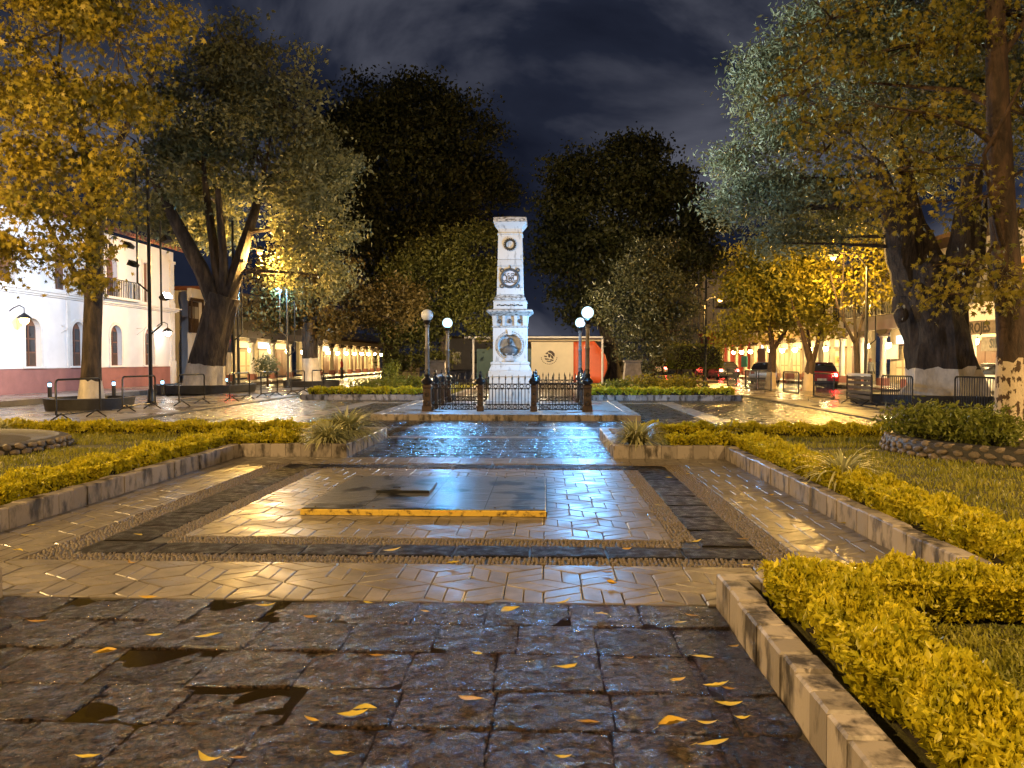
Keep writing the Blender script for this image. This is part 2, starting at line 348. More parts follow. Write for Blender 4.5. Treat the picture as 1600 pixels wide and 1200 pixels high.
# light stone bands across the cobbles, slab by slab
def band(x0, x1, y0, y1, along, step, parent, z=0.004, m=m_strip, nm='band_slab'):
    L_ = (x1-x0) if along == 'x' else (y1-y0); n = max(1, round(L_/step)); st = L_/n
    w = (x1-x0)/2 if along == 'y' else (y1-y0)/2
    me = (MB().bbox(-st/2+.004, st/2-.004, -w, w, -0.03, z, .005) if along == 'x' else MB().bbox(-w, w, -st/2+.004, st/2-.004, -0.03, z, .005)).mesh(nm, m)
    for i in range(n):
        p = (x0+st*(i+.5), (y0+y1)/2, random.uniform(-.002,.002)) if along == 'x' else ((x0+x1)/2, y0+st*(i+.5), random.uniform(-.002,.002))
        link(nm, me, parent, p)
band(-9.4, 9.4, 17.3, 17.75, 'x', 0.62, square)
for s in (-1, 1):
    xs = sorted((s*5.2, s*5.75)); band(xs[0], xs[1], 17.76, 28.6, 'y', 0.8, square)
band(-5.19, 5.19, 27.6, 28.1, 'x', 0.8, square)
band(-HP, HP, 15.3, 15.6, 'x', 0.6, square, z=0.002)

# ------------------------------------------------------------------ paving pieces
def clip_poly(poly, x0, x1, y0, y1):
    def cut(p, ax, lim, sgn):
        out = []
        for i in range(len(p)):
            a, b = p[i], p[(i+1) % len(p)]; da = sgn*(a[ax]-lim); db = sgn*(b[ax]-lim)
            if da >= 0: out.append(a)
            if da*db < 0:
                t = da/(da-db); out.append((a[0]+(b[0]-a[0])*t, a[1]+(b[1]-a[1])*t))
        return out
    for ax, lim, sg in ((0,x0,1),(0,x1,-1),(1,y0,1),(1,y1,-1)):
        poly = cut(poly, ax, lim, sg)
        if len(poly) < 3: return []
    return poly
def area(p): return 0.5*abs(sum(p[i][0]*p[(i+1)%len(p)][1]-p[(i+1)%len(p)][0]*p[i][1] for i in range(len(p))))
def inset(p, d):
    c = (sum(q[0] for q in p)/len(p), sum(q[1] for q in p)/len(p)); out = []
    for q in p:
        v = (q[0]-c[0], q[1]-c[1]); l = math.hypot(*v) or 1; k = max(0.2, 1-d*1.35/l); out.append((c[0]+v[0]*k, c[1]+v[1]*k))
    return out
def tile_polys(rects, s=0.30):
    w = math.sqrt(3)*s; res = []
    for (x0,x1,y0,y1) in rects:
        r0 = int(y0/(1.5*s))-2; r1 = int(y1/(1.5*s))+2
        for r in range(r0, r1+1):
            for c in range(int(x0/w)-2, int(x1/w)+3):
                cx = c*w+(w/2 if r % 2 else 0); cyy = r*1.5*s
                V = [(cx+s*math.sin(k*math.pi/3), cyy+s*math.cos(k*math.pi/3)) for k in range(6)]; C0 = (cx, cyy)
                mid = lambda a, b: ((a[0]+b[0])/2, (a[1]+b[1])/2)
                for k in (0, 2, 4):
                    a, b, d = V[k], V[(k+1)%6], V[(k+2)%6]
                    for q in ([C0, a, mid(a,b), mid(C0,d)], [mid(C0,d), mid(a,b), b, d]):
                        p = clip_poly(q, x0, x1, y0, y1)
                        if p and area(p) > 0.0015: res.append(p)
    return res
def tile_geo(b, p, z):
    o = inset(p, 0.0055); i2 = inset(p, 0.012); n = len(p)
    tx, ty = random.uniform(-.006,.006), random.uniform(-.006,.006); c = o[0]
    h = lambda q: z+tx*(q[0]-c[0])+ty*(q[1]-c[1])
    vs = [(x,y,z-.03) for x,y in o]+[(x,y,h((x,y))-.005) for x,y in o]+[(x,y,h((x,y))) for x,y in i2]
    fs = [(j,(j+1)%n,n+(j+1)%n,n+j) for j in range(n)]+[(n+j,n+(j+1)%n,2*n+(j+1)%n,2*n+j) for j in range(n)]+[tuple(range(2*n,3*n))]
    b.add(vs, fs)
YA, YB = 4.87, 5.78           # near tile strip
Y1, Y2 = 6.62, 10.85          # inner field
Y3, Y4 = 11.45, 12.15         # back tile strip
X1, X2 = 2.15, 3.05           # ring of dark stones between these
rects_near = [(-PW, PW, YA, YB)]
rects_in = [(-X1, X1, Y1, Y2)]
rects_out = [(-PW, -X2, YB, Y3), (X2, PW, YB, Y3), (-PW, PW, Y3, Y4)]
def lay(rects, parent, limit, hole=None):
    ps = tile_polys(rects)
    if hole: ps = [p for p in ps if not all(hole[0]+.1 < q[0] < hole[1]-.1 and hole[2]+.1 < q[1] < hole[3]-.1 for q in p)]
    ps.sort(key=lambda p: -area(p)/(sum(q[1] for q in p)/len(p))**2)
    for p in ps[:limit]:
        b = MB(); tile_geo(b, p, random.uniform(-.0015, .0015)); b.obj('tile', m_tile, parent)
    if ps[limit:]:
        b = MB()
        for p in ps[limit:]: tile_geo(b, p, random.uniform(-.0015, .0015))
        o = b.obj('tile_remainder', m_tile, parent); o['kind'] = 'stuff'
HATCH = (-1.40, 1.06, 7.55, 9.75)
lay(rects_near, bed, 170); lay(rects_in, bed, 130, HATCH); lay(rects_out, bed, 0)

# pebble bands set on edge, either side of the dark stones
def pebble_band(rects):
    V = []; F = []; k = 0
    base = np.array([(math.cos(a), math.sin(a)) for a in np.linspace(0, 2*math.pi, 7)[:-1]])
    for (x0,x1,y0,y1) in rects:
        nx = int((x1-x0)/0.034); ny = int((y1-y0)/0.050)
        for j in range(ny):
            for i in range(nx):
                cx = x0+(i+.5+random.uniform(-.25,.25))*(x1-x0)/nx; cyy = y0+(j+.5+random.uniform(-.3,.3))*(y1-y0)/ny
                rx, ry = random.uniform(.011,.017), random.uniform(.018,.027); h = random.uniform(0.0,.009); a = random.uniform(-.35,.35)
                ca, sa = math.cos(a), math.sin(a); px = base[:,0]*rx; py = base[:,1]*ry
                X = cx+px*ca-py*sa; Y = cyy+px*sa+py*ca
                V += [(X[q],Y[q],-.014) for q in range(6)]+[(cx+(X[q]-cx)*.72, cyy+(Y[q]-cyy)*.72, h-.004) for q in range(6)]+[(cx,cyy,h)]
                for q in range(6):
                    q2 = (q+1) % 6; F += [(k+q,k+q2,k+6+q2),(k+q,k+6+q2,k+6+q),(k+6+q,k+6+q2,k+12)]
                k += 13
    me = indexed_mesh('pebbles', np.array(V), np.array(F), m_pebble)
    o = link('pebbles', me, bed); o['kind'] = 'stuff'
pb = 0.24
pebble_band([(-X2, X2, YB+.005, YB+pb), (-X1-.05, X1+.05, Y1-pb, Y1-.005)])
pebble_band([(-X1-pb+.03, -X1-.005, Y1, Y2), (X1+.005, X1+pb-.03, Y1, Y2), (-X2+.005, -X2+.26, YB+pb, Y3-.02), (X2-.26, X2-.005, YB+pb, Y3-.02),
             (-X1, X1, Y2+.005, Y2+.13), (-X2, X2, Y3-.13, Y3-.005)])
# rough stone variants
def rough_stone(w, l, m, nm, n=9, amp=.007, seed=0):
    r = random.Random(seed); V = []; F = []
    ph = [r.uniform(0,9) for _ in range(8)]
    tt = [-1,-.983,-.95]+list(np.linspace(-.82,.82,n-5))+[.95,.983,1]; n = len(tt)-1
    chip = [(r.choice((-1,1)), r.choice((-1,1)), r.uniform(.15,.4)) for _ in range(2)]
    for j in range(n+1):
        for i in range(n+1):
            u, v = tt[i], tt[j]; e = max(abs(u), abs(v))
            x = u*w/2*(1+.012*math.sin(4*v+ph[0])+.006*math.sin(11*v+ph[6])); y = v*l/2*(1+.014*math.sin(4*u+ph[1])+.006*math.sin(12*u+ph[7]))
            z = amp*(.55*math.sin(2.1*u+ph[2])*math.cos(1.7*v+ph[3])+.45*r.uniform(-1,1)+.3*math.sin(6*u+ph[4])*math.sin(5*v+ph[5]))
            for (cu, cv, cr_) in chip:
                dd = math.hypot(u-cu, v-cv)
                if dd < cr_: z -= .012*(1-dd/cr_)
            if e > .99: z -= .022
            elif e > .97: z -= .004+r.uniform(0,.003)
            elif e > .94: z -= .0005+r.uniform(0,.002)
            V.append((x,y,z))
    for j in range(n):
        for i in range(n): a = j*(n+1)+i; F.append((a,a+1,a+n+2,a+n+1))
    m_ = MB(); m_.add(V, F); return m_.mesh(nm, m, smooth=True)
ring_v = [rough_stone(0.62, 0.36, m_ring, 'ring_stone', 9, .005, 50+i) for i in range(4)]
def ring_x(y, x0, x1):
    n = round((x1-x0)/.62)
    for i in range(n): link('ring_stone', random.choice(ring_v), bed, (x0+(i+.5)*(x1-x0)/n, y, -.001), (0,0,random.choice((0,math.pi))), ((x1-x0)/n/.63, 1, 1))
def ring_y(x, y0, y1, w=0.40):
    n = round((y1-y0)/.62)
    for i in range(n): link('ring_stone', random.choice(ring_v), bed, (x, y0+(i+.5)*(y1-y0)/n, -.001), (0,0,math.pi/2+random.choice((0,math.pi))), ((y1-y0)/n/.63, w/.36, 1))
ring_x((YB+pb+Y1-pb)/2, -X2+.27, X2-.27)
ring_x((Y2+Y3)/2, -X2+.27, X2-.27)
for s in (-1, 1): ring_y(s*((X1+pb-.03+X2-.26)/2), Y1-pb+.06, Y3-.2, X2-.26-X1-pb+.03)
# near path: big wet slabs with puddles between
HPL = 2.52
path = sheet('path', -HPL, HP, -1.5, YA, -0.0085, m_puddle); 
slab_v = [rough_stone(0.47, 0.40, m_slab, 'slab', 12, .0055, 100+i) for i in range(9)]
y = YA-.005; row = 0
while y > 1.4:
    l = random.uniform(.37,.46); x = -HP; 
    off = random.uniform(-.05,.05)
    x = -HPL+off
    while x < HP-.1:
        w = random.uniform(.42,.53)
        if x+w > HP-.2: w = HP-x
        dz = random.uniform(-.003,.004)
        tl = .008
        if random.random() < .22: dz -= .004; tl = .03
        link('slab', random.choice(slab_v), path, (x+w/2, y-l/2, dz), (random.uniform(-tl,tl), random.uniform(-tl,tl), random.choice((0,math.pi))+random.uniform(-.012,.012)), (w/.468, l/.398, 1))
        x += w
    y -= l
# far path between the planters
path2 = sheet('path', -HP, HP, Y4, 15.3, -0.0105, m_puddle)
slab_w = [rough_stone(0.60, 0.40, m_slab2, 'slab', 8, .004, 200+i) for i in range(6)]
y = Y4+.005
while y < 15.28:
    l = min(random.uniform(.36,.44), 15.29-y)
    if 15.29-y-l < .15: l = 15.29-y
    for i in range(7):
        w = 2*HP/7; link('slab', random.choice(slab_w), path2, (-HP+w*(i+.5), y+l/2, random.uniform(-.002,.003)), (0,0,random.choice((0,math.pi))), (w/.605, l/.403, 1))
    y += l
y = 15.62
while y < 17.25:
    l = .4
    for i in range(16):
        w = .62; link('slab', random.choice(slab_w), square, (-4.96+w*(i+.5), y+l/2, 0.004+random.uniform(-.002,.003)), (0,0,random.choice((0,math.pi))), (w/.605, l/.403, 1))
    y += l
for yy in np.arange(17.95, 19.4, .4):
    for i in range(16): link('slab', random.choice(slab_w), square, (-4.96+.62*(i+.5), yy, 0.004+random.uniform(-.002,.003)), (0,0,random.choice((0,math.pi))), (.62/.605, .4/.403, 1))

# ------------------------------------------------------------------ planter beds with stone kerbs
KH = 0.205; KT = 0.16
def bed_thing(label): return thing('planter_bed', label, 'planter', (0,0,0))
kerb_cache = {}
def kerb(parent, x0, y0, x1, y1, step=0.24, hgt=KH, thick=KT):   # kerb centre line, axis aligned
    L_ = math.hypot(x1-x0, y1-y0); n = max(1, round(L_/step)); st = L_/n; ax = abs(x1-x0) > abs(y1-y0)
    key = (round(st,3), ax, hgt, thick)
    if key not in kerb_cache:
        kerb_cache[key] = (MB().bbox(-st/2+.003, st/2-.003, -thick/2, thick/2, -.05, hgt, .012) if ax else MB().bbox(-thick/2, thick/2, -st/2+.003, st/2-.003, -.05, hgt, .012)).mesh('kerb_block', m_kerb)
    for i in range(n):
        t = (i+.5)/n
        link('kerb_block', kerb_cache[key], parent, (x0+(x1-x0)*t+(0 if ax else random.uniform(-.006,.006)), y0+(y1-y0)*t+(random.uniform(-.006,.006) if ax else 0), random.uniform(-.008,.006)))
OUT = 10.3
LZ = 0.10
lawns = []
for s, nm in ((1, 'right'), (-1, 'left')):
    t = bed_thing('L-shaped stone-kerbed lawn bed on the %s of the paved court, hedge inside its kerb' % nm)
    h = KT/2
    hn = HP if s > 0 else HPL
    kerb(t, s*(hn+h), 0.6, s*(hn+h), YA-KT, .20); kerb(t, s*hn, YA-h, s*(PW+KT), YA-h, .24)
    kerb(t, s*(PW+h), YA, s*(PW+h), Y4, .24); kerb(t, s*PW, Y4+h, s*HP, Y4+h, .26)
    kerb(t, s*(HP+h), Y4+KT, s*(HP+h), 15.3-KT, .26); kerb(t, s*HP, 15.3-h, s*OUT, 15.3-h, .4)
    b = MB()
    for (xa, xb, ya, yb) in ((hn+KT, OUT, 0.6, YA-KT), (PW+KT, OUT, YA-KT, Y4+KT), (HP+KT, OUT, Y4+KT, 15.3-KT)):
        xs = sorted((s*xa, s*xb)); b.add([(xs[0],ya,LZ),(xs[1],ya,LZ),(xs[1],yb,LZ),(xs[0],yb,LZ)], [(0,1,2,3)])
    b.obj('lawn_soil', m_turf, t)
    lawns.append(t)

# leaf geometry: folded rhombus leaves, four corners, two triangles sharing the midrib
def leaves(name, P, Dn, size, m, aspect=0.45, fold=0.25):
    n = len(P); size = np.broadcast_to(size, (n,))[:,None]
    Dn = Dn/np.linalg.norm(Dn, axis=1, keepdims=True)
    q = rng.normal(size=(n,3)); W = np.cross(Dn, q); W /= np.linalg.norm(W, axis=1, keepdims=True)+1e-9; Nn = np.cross(W, Dn)
    base = P-Dn*size*.5; tip = P+Dn*size*.5; mid = P-Dn*size*.06
    a = mid+W*size*aspect*.5+Nn*size*fold*.35; b_ = mid-W*size*aspect*.5+Nn*size*fold*.35
    V = np.stack([base, a, tip, b_], axis=1).reshape(-1,3); idx = np.arange(n)*4
    F = np.stack([np.stack([idx,idx+1,idx+2],1), np.stack([idx,idx+2,idx+3],1)],1).reshape(-1,3)
    return indexed_mesh(name, V, F, m)
def stars(name, P, size, m, lobes=5, updir=0.2):
    n = len(P); size = np.broadcast_to(size, (n,))[:,None]
    Nn = rng.normal(size=(n,3)); Nn[:,2] = np.abs(Nn[:,2])*.6+updir; Nn /= np.linalg.norm(Nn, axis=1, keepdims=True)
    U = rng.normal(size=(n,3)); U[:,2] -= 1.0; U -= Nn*(U*Nn).sum(1, keepdims=True); U /= np.linalg.norm(U, axis=1, keepdims=True)
    W = np.cross(Nn, U)
    angs = [-155,-110,-75,-52,-36,-20,0,20,36,52,75,110,155]; rad = [.22,.62,.30,.85,.36,.55,1.05,.55,.36,.85,.30,.62,.22]
    angs = [-150,-95,-68,-45,-22,0,22,45,68,95,150]; rad = [.30,.75,.34,.92,.40,1.1,.40,.92,.34,.75,.30]
    pts = [P+(U*math.cos(R(a))+W*math.sin(R(a)))*size*.5*r_-Nn*size*.12*r_*r_ for a, r_ in zip(angs, rad)]
    V = np.stack(pts, axis=1).reshape(-1,3)
    return fast_mesh(name, V, len(angs), m)

def hedge(label, x0, y0, x1, y1, w, z0, z1, lsize, dens, group=None):
    t = thing('hedge', label, 'hedge', (0,0,0), 0, group)
    xs = sorted((x0,x1)); ys = sorted((y0,y1)); ax = (xs[1]-xs[0]) > (ys[1]-ys[0])
    X0,X1_,Y0,Y1_ = (xs[0],xs[1],y0-w/2,y0+w/2) if ax else (x0-w/2,x0+w/2,ys[0],ys[1])
    c = .07
    MB().frus([(X0+c,Y0+c,X1_-c,Y1_-c,LZ-.02),(X0+c,Y0+c,X1_-c,Y1_-c,z1-.10),(X0+.1,Y0+.1,X1_-.1,Y1_-.1,z1-.06)]).obj('hedge_light_block', m_hcore, t)  # unseen dark core, added to stop light passing through the leaves
    A = [(X1_-X0)*(Y1_-Y0), (X1_-X0)*(z1-z0)*2, (Y1_-Y0)*(z1-z0)*2]
    n = int(sum(A)*dens); ch = rng.choice(3, size=n, p=np.array(A)/sum(A))
    u, v, q = rng.random(n), rng.random(n), rng.random(n)
    P = np.stack([X0+u*(X1_-X0), Y0+v*(Y1_-Y0), z0+q*(z1-z0)], 1); No = np.zeros((n,3)); sg = np.where(rng.random(n) < .5, -1, 1)
    k = ch == 0; P[k,2] = z1; No[k,2] = 1
    k = ch == 1; P[k,1] = np.where(sg[k] < 0, Y0, Y1_); No[k,1] = sg[k]
    k = ch == 2; P[k,0] = np.where(sg[k] < 0, X0, X1_); No[k,0] = sg[k]
    # lumpy surface: rounded top edges and sprigs
    bumpn = .035*(np.sin(P[:,0]*7+P[:,1]*5)+np.sin(P[:,0]*13.3-P[:,1]*11.7+1.3))+rng.normal(0,.016,n)+np.where(rng.random(n) < .012, rng.uniform(0,.06,n), 0)
    edge = np.minimum(np.minimum(P[:,0]-X0, X1_-P[:,0]), np.minimum(P[:,1]-Y0, Y1_-P[:,1]))
    P[:,2] -= np.where(ch == 0, np.clip(.07-edge, 0, .07)*.8, 0)
    low = np.where(ch == 0, 0, np.clip((z1-P[:,2])/(z1-z0), 0, 1)); P -= No*(low*.05)[:,None]
    P += No*(bumpn-.01)[:,None]
    Dn = No*.75+rng.normal(size=(n,3))*.62; Dn[:,2] += .45
    me = leaves('foliage', P, Dn, lsize*rng.uniform(.5,1.4,n), m_hedge, .48, .35)
    o = link('foliage', me, t); o['kind'] = 'stuff'
    return t
HZ0, HZ1 = 0.13, 0.335
for s, nm in ((1, 'right'), (-1, 'left')):
    near = s > 0
    xi = HP+KT+.30
    if near:
        hedge('clipped yellow-green hedge along the foreground kerb, running towards the lower right corner', s*xi, 1.2, s*xi, YA-KT-.03, .42, HZ0, HZ1, .043, 13500)
        hedge('thick yellow-green hedge crossing the lower right, joining the foreground kerb hedge at a corner', s*(xi+.17), YA-.42, s*(PW+.72), YA-.42, .44, HZ0, HZ1, .043, 13500)
        hedge('long yellow-green hedge behind the kerb on the right side of the court', s*(PW+KT+.32), YA-.2, s*(PW+KT+.32), Y4+.1, .46, HZ0, HZ1, .05, 7500)
    else:
        hedge('long yellow-green hedge behind the kerb on the left side of the court', s*(PW+KT+.32), YA-.2, s*(PW+KT+.32), Y4+.1, .46, HZ0, HZ1, .05, 6500)
    hedge('low yellow hedge at the head of the court, %s of the slab path' % nm, s*(HP+.95), Y4+KT+.28, s*(PW+KT+.55), Y4+KT+.28, .42, HZ0, HZ1-.01, .065, 3600)
    hedge('thin yellow hedge along the far edge of the %s lawn' % nm, s*(HP+.8), 15.3-KT-.28, s*(OUT-.2), 15.3-KT-.28, .38, HZ0-.02, HZ1-.03, .075, 2400)

# grass blades
def grass(label, rects, dens, hgt, parent=None):
    Ps = []
    for (x0,x1,y0,y1) in rects:
        n = int((x1-x0)*(y1-y0)*dens); Ps.append(np.stack([rng.uniform(x0,x1,n), rng.uniform(y0,y1,n), np.full(n, LZ-.005)],1))
    P = np.concatenate(Ps); n = len(P)
    clump = .75+.35*np.sin(P[:,0]*3.1+P[:,1]*2.3)*np.sin(P[:,1]*4.1-P[:,0]*1.7)
    h = hgt*rng.uniform(.5,1.3,n)*clump; a = rng.uniform(0,2*np.pi,n); ln = rng.uniform(.2,1.1,n); w = hgt*.085*rng.uniform(.7,1.3,n)
    d = np.stack([np.cos(a), np.sin(a), np.zeros(n)],1); sd = np.stack([-np.sin(a), np.cos(a), np.zeros(n)],1)
    b1 = P+sd*w[:,None]; b2 = P-sd*w[:,None]
    mid = P+d*(h*ln*.3)[:,None]; mid[:,2] += h*.62; tip = P+d*(h*ln)[:,None]; tip[:,2] += h*(1.05-.3*ln)
    V = np.stack([b1, b2, mid-sd*w[:,None]*.7, tip, mid+sd*w[:,None]*.7],1).reshape(-1,3); i = np.arange(n)*5
    F = np.stack([np.stack([i,i+1,i+2],1), np.stack([i,i+2,i+4],1), np.stack([i+4,i+2,i+3],1)],1).reshape(-1,3)
    o = link('grass', indexed_mesh('grass', V, F, m_grass)); tag(o, label, 'grass', kind='stuff'); return o
grass('short green lawn grass in the lower right corner bed', [(HP+KT+.5, 5.6, 1.6, YA-.62)], 3800, .07)
grass('green lawn grass of the right bed around the stone ring', [(PW+KT+.5, OUT, 4.9, Y4+.2), (HP+.9, OUT, Y4+.65, 14.75)], 620, .085)
grass('green lawn grass of the left bed beside the soil ring', [(-OUT, -PW-KT-.5, 4.9, Y4+.2), (-OUT, -HP-.9, Y4+.65, 14.75)], 620, .085)

# spiky striped grass clumps
def clump(label, x, y, z, n, ln, group='striped grass clumps in the planters'):
    a = rng.uniform(0, 2*np.pi, n); el = rng.uniform(.55, 1.5, n); L_ = ln*rng.uniform(.6, 1.1, n); V = []; F = []
    seg = 5
    r0 = rng.uniform(0, .10, n)
    for i in range(n):
        d = np.array([math.cos(a[i]), math.sin(a[i]), 0]); s = np.array([-math.sin(a[i]), math.cos(a[i]), 0]); w = .012*rng.uniform(.7,1.4)*ln/.45
        p = np.array([0,0,0.])+d*r0[i]; e = el[i]; k = len(V)
        for j in range(seg+1):
            ww = w*(1-(j/seg)**2*.95); V += [tuple(p+s*ww), tuple(p-s*ww)]
            p = p+(d*math.cos(e)+np.array([0,0,math.sin(e)]))*L_[i]/seg; e -= .34
        for j in range(seg): q = k+2*j; F += [(q,q+1,q+3),(q,q+3,q+2)]
    o = link('grass_clump', indexed_mesh('grass_clump', np.array(V), np.array(F), m_lily), None, (x,y,z)); tag(o, label, 'plant', group); return o
clump('spiky pale grass clump at the kerb corner left of the slab path', -HP-.42, Y4+.45, LZ+.05, 420, .62)
clump('taller spiky pale grass clump behind the left path corner clump', -HP-.40, Y4+1.5, LZ+.05, 420, .85)
clump('spiky pale grass clump at the kerb corner right of the slab path', HP+.42, Y4+.5, LZ+.05, 460, .66)
clump('straggly pale grass clump growing through the long right-hand hedge', PW+KT+.28, 8.55, LZ+.12, 150, .60)
clump('small pale grass tuft in the far hedge of the right lawn', 4.6, 14.9, LZ, 120, .5)
clump('wispy grass tuft at the far left end of the left lawn', -9.6, 14.7, LZ, 200, .6)

# stone ring around the right tree, soil mound with ring on the left
def ring(label, cx, cyy, r, nstone, courses, soil_h, rim):
    t = thing('tree_ring', label, 'tree ring', (cx, cyy, LZ))
    prof = [(r-.05, -.02), (r-.1, soil_h*.7), (r*.5, soil_h), (0.01, soil_h+.06)]
    MB().lathe(prof, 28).obj('soil', m_soil, t, True)
    MB().lathe([(r+.06,-.03),(r+.02,courses*.085-.02),(r-.12,courses*.085+.005),(r-.2,courses*.085-.06)], 40).obj('ring_mortar', m_bed, t, True)
    vs_ = []
    for k in range(5):
        rr = random.Random(k+70); b = MB(); pts = []
        n = 7; poly = [(.105*rr.uniform(.75,1.05)*math.cos(6.283*i/n), .055*rr.uniform(.75,1.05)*math.sin(6.283*i/n)) for i in range(n)]
        v = [(x,z,-.03) for x,z in poly]; 
        V = [(x,0.03,z) for x,z in poly]+[(x*.9,-.02,z*.9) for x,z in poly]+[(x*.45,-.035,z*.45) for x,z in poly]
        Fc = [(i,(i+1)%n,n+(i+1)%n,n+i) for i in range(n)]+[(n+i,n+(i+1)%n,2*n+(i+1)%n,2*n+i) for i in range(n)]+[tuple(range(2*n,3*n))]
        vs_.append(MB().add(V,Fc).mesh('stone', m_pebble2))
    for c in range(courses):
        for i in range(nstone):
            a = 2*math.pi*(i+.5*(c%2)+random.uniform(-.15,.15))/nstone
            if math.sin(a) > .55: continue
            rad = r+.065-.035*c
            link('stone', random.choice(vs_), t, (rad*math.cos(a), rad*math.sin(a), .04+c*.085), (random.uniform(-.2,.2), random.uniform(-.25,.25), a+math.pi/2), (random.uniform(.8,1.05), 1, random.uniform(.85,1.1)))
    return t
m_pebble2 = mat('ring_stone_tan', (0.15,0.115,0.08), 0.6, var=0.4, scale=14, bump=0.6, bscale=50, bdist=0.01, perobj=0.3)
RC = (8.75, 12.3)
ring('low ring of rough stones round the tree on the right lawn', RC[0], RC[1], 2.15, 62, 3, .17, True)
ring('brown soil mound ringed with stones at the left edge of the left lawn', -9.0, 12.0, 2.0, 58, 2, .13, False)

# ------------------------------------------------------------------ the flat steel cover in the court
def plate_mat():
    m, nt, N, L, b = nodes('wet_swirled_steel')
    g = N.new('ShaderNodeNewGeometry'); 
    wv = N.new('ShaderNodeTexWave'); wv.wave_type = 'RINGS'; wv.inputs['Scale'].default_value = 4.5; wv.inputs['Distortion'].default_value = 7; wv.inputs['Detail'].default_value = 2; wv.inputs['Detail Scale'].default_value = 0.6
    L.new(g.outputs['Position'], wv.inputs['Vector'])
    nz = N.new('ShaderNodeTexNoise'); nz.inputs['Scale'].default_value = 1.9; nz.inputs['Detail'].default_value = 7; L.new(g.outputs['Position'], nz.inputs['Vector'])
    rp = N.new('ShaderNodeValToRGB'); e = rp.color_ramp.elements; e[0].position = .40; e[0].color = (0.015,0.012,0.009,1); e[1].position = .47; e[1].color = (0.20,0.20,0.21,1)
    L.new(nz.outputs['Fac'], rp.inputs['Fac'])
    mx = N.new('ShaderNodeMix'); mx.data_type = 'RGBA'; mx.blend_type = 'MULTIPLY'; mx.inputs[0].default_value = .45
    L.new(rp.outputs['Color'], mx.inputs[6]); L.new(wv.outputs['Color'], mx.inputs[7]); L.new(mx.outputs[2], b.inputs['Base Color'])
    r2 = N.new('ShaderNodeMapRange'); r2.inputs['To Min'].default_value = .27; r2.inputs['To Max'].default_value = .45; L.new(wv.outputs['Fac'], r2.inputs['Value']); L.new(r2.outputs[0], b.inputs['Roughness'])
    b.inputs['Metallic'].default_value = .5
    bp = N.new('ShaderNodeBump'); bp.inputs['Strength'].default_value = .4; bp.inputs['Distance'].default_value = .01; L.new(wv.outputs['Fac'], bp.inputs['Height']); L.new(bp.outputs[0], b.inputs['Normal'])
    return m
m_steelplate = plate_mat()
hx0,hx1,hy0,hy1 = HATCH
t = thing('access_cover', 'large flat steel cover with yellow front edge lying on the tiles', 'cover', ((hx0+hx1)/2, (hy0+hy1)/2, 0))
w, l = (hx1-hx0)/2, (hy1-hy0)/2
MB().bbox(-w+.004, w-.004, -l+.03, l, .004, .066, .005).obj('cover_plate', m_steelplate, t)
MB().bbox(-w, w, -l, -l+.028, .004, .060, .008).obj('front_edge', m_yellowedge, t)
MB().box(w-.003, w+.012, -l+.03, l, .004, .05).obj('side_edge', m_bed, t)
o = MB().bbox(-.47, .13, -.22, .36, .0665, .100, .004).obj('lid', m_steelplate, t, loc=(-.20, .05, 0)); 
MB().bbox(-.47, .13, -.228, -.2205, .067, .098, .001).obj('lid_edge', m_pole, o)
MB().tube([(-.3,-.1,.100),(-.3,-.1,.112),(-.22,-.1,.112),(-.22,-.1,.100)], .005, 6).obj('handle', m_iron, o)

for x in (-w*.5, 0, w*.5): MB().box(x-.004, x+.004, -l+.04, l-.01, .0662, .0675).obj('weld_seam', m_bed, t)
for x in (-w+.12, -w*.5-.1, -w*.5+.1, .1, w*.5+.1, w-.12):
    for yy in (-l+.12, l-.1): MB().sphere((x, yy, .066), .014, 8, 5, .5).obj('bolt', m_ironbrown, t, True)
# ------------------------------------------------------------------ text as mesh
def text_mesh(body, size, m, ext=0.004, align='CENTER', spacing=1.0):
    cu = bpy.data.curves.new('lettering', 'FONT'); cu.body = body; cu.size = size; cu.extrude = ext; cu.align_x = align; cu.align_y = 'CENTER'; cu.resolution_u = 2
    cu.offset = size*.03; cu.space_line = 0.85; cu.space_character = spacing
    o = bpy.data.objects.new('lettering_source', cu); COL.objects.link(o)
    dg = bpy.context.evaluated_depsgraph_get(); me = bpy.data.meshes.new_from_object(o.evaluated_get(dg))
    bpy.data.objects.remove(o); me.materials.clear(); me.materials.append(m); me.name = 'lettering'; return me

# ------------------------------------------------------------------ monument
MC = (0.0, 23.25); PZ = 0.15
plat = thing('monument_platform', 'low square stone platform edged with kerb blocks under the obelisk monument', 'platform', (MC[0], MC[1], 0))
PHW = 3.5
MB().box(-PHW+.2, PHW-.2, -PHW+.2, PHW-.2, -.01, PZ-.012).obj('platform_core', m_bed, plat)
for sgn in (-1, 1):
    n = 22; st = 2*PHW/n
    me = MB().bbox(-st/2+.004, st/2-.004, -.16, .16, -.03, PZ, .01).mesh('edge_block', m_kerb)
    for i in range(n): link('edge_block', me, plat, (-PHW+st*(i+.5), sgn*(PHW-.16), random.uniform(-.004,.004)))
    n2 = 21; st2 = (2*PHW-.64)/n2
    me = MB().bbox(-.16, .16, -st2/2+.004, st2/2-.004, -.03, PZ, .01).mesh('edge_block', m_kerb)
    for i in range(n2): link('edge_block', me, plat, (sgn*(PHW-.16), -PHW+.32+st2*(i+.5), random.uniform(-.004,.004)))
nf = 7; st = (2*PHW-.64)/nf
me = MB().bbox(-st/2+.003, st/2-.003, -st/2+.003, st/2-.003, PZ-.03, PZ-.001, .004).mesh('platform_flag', m_plat)
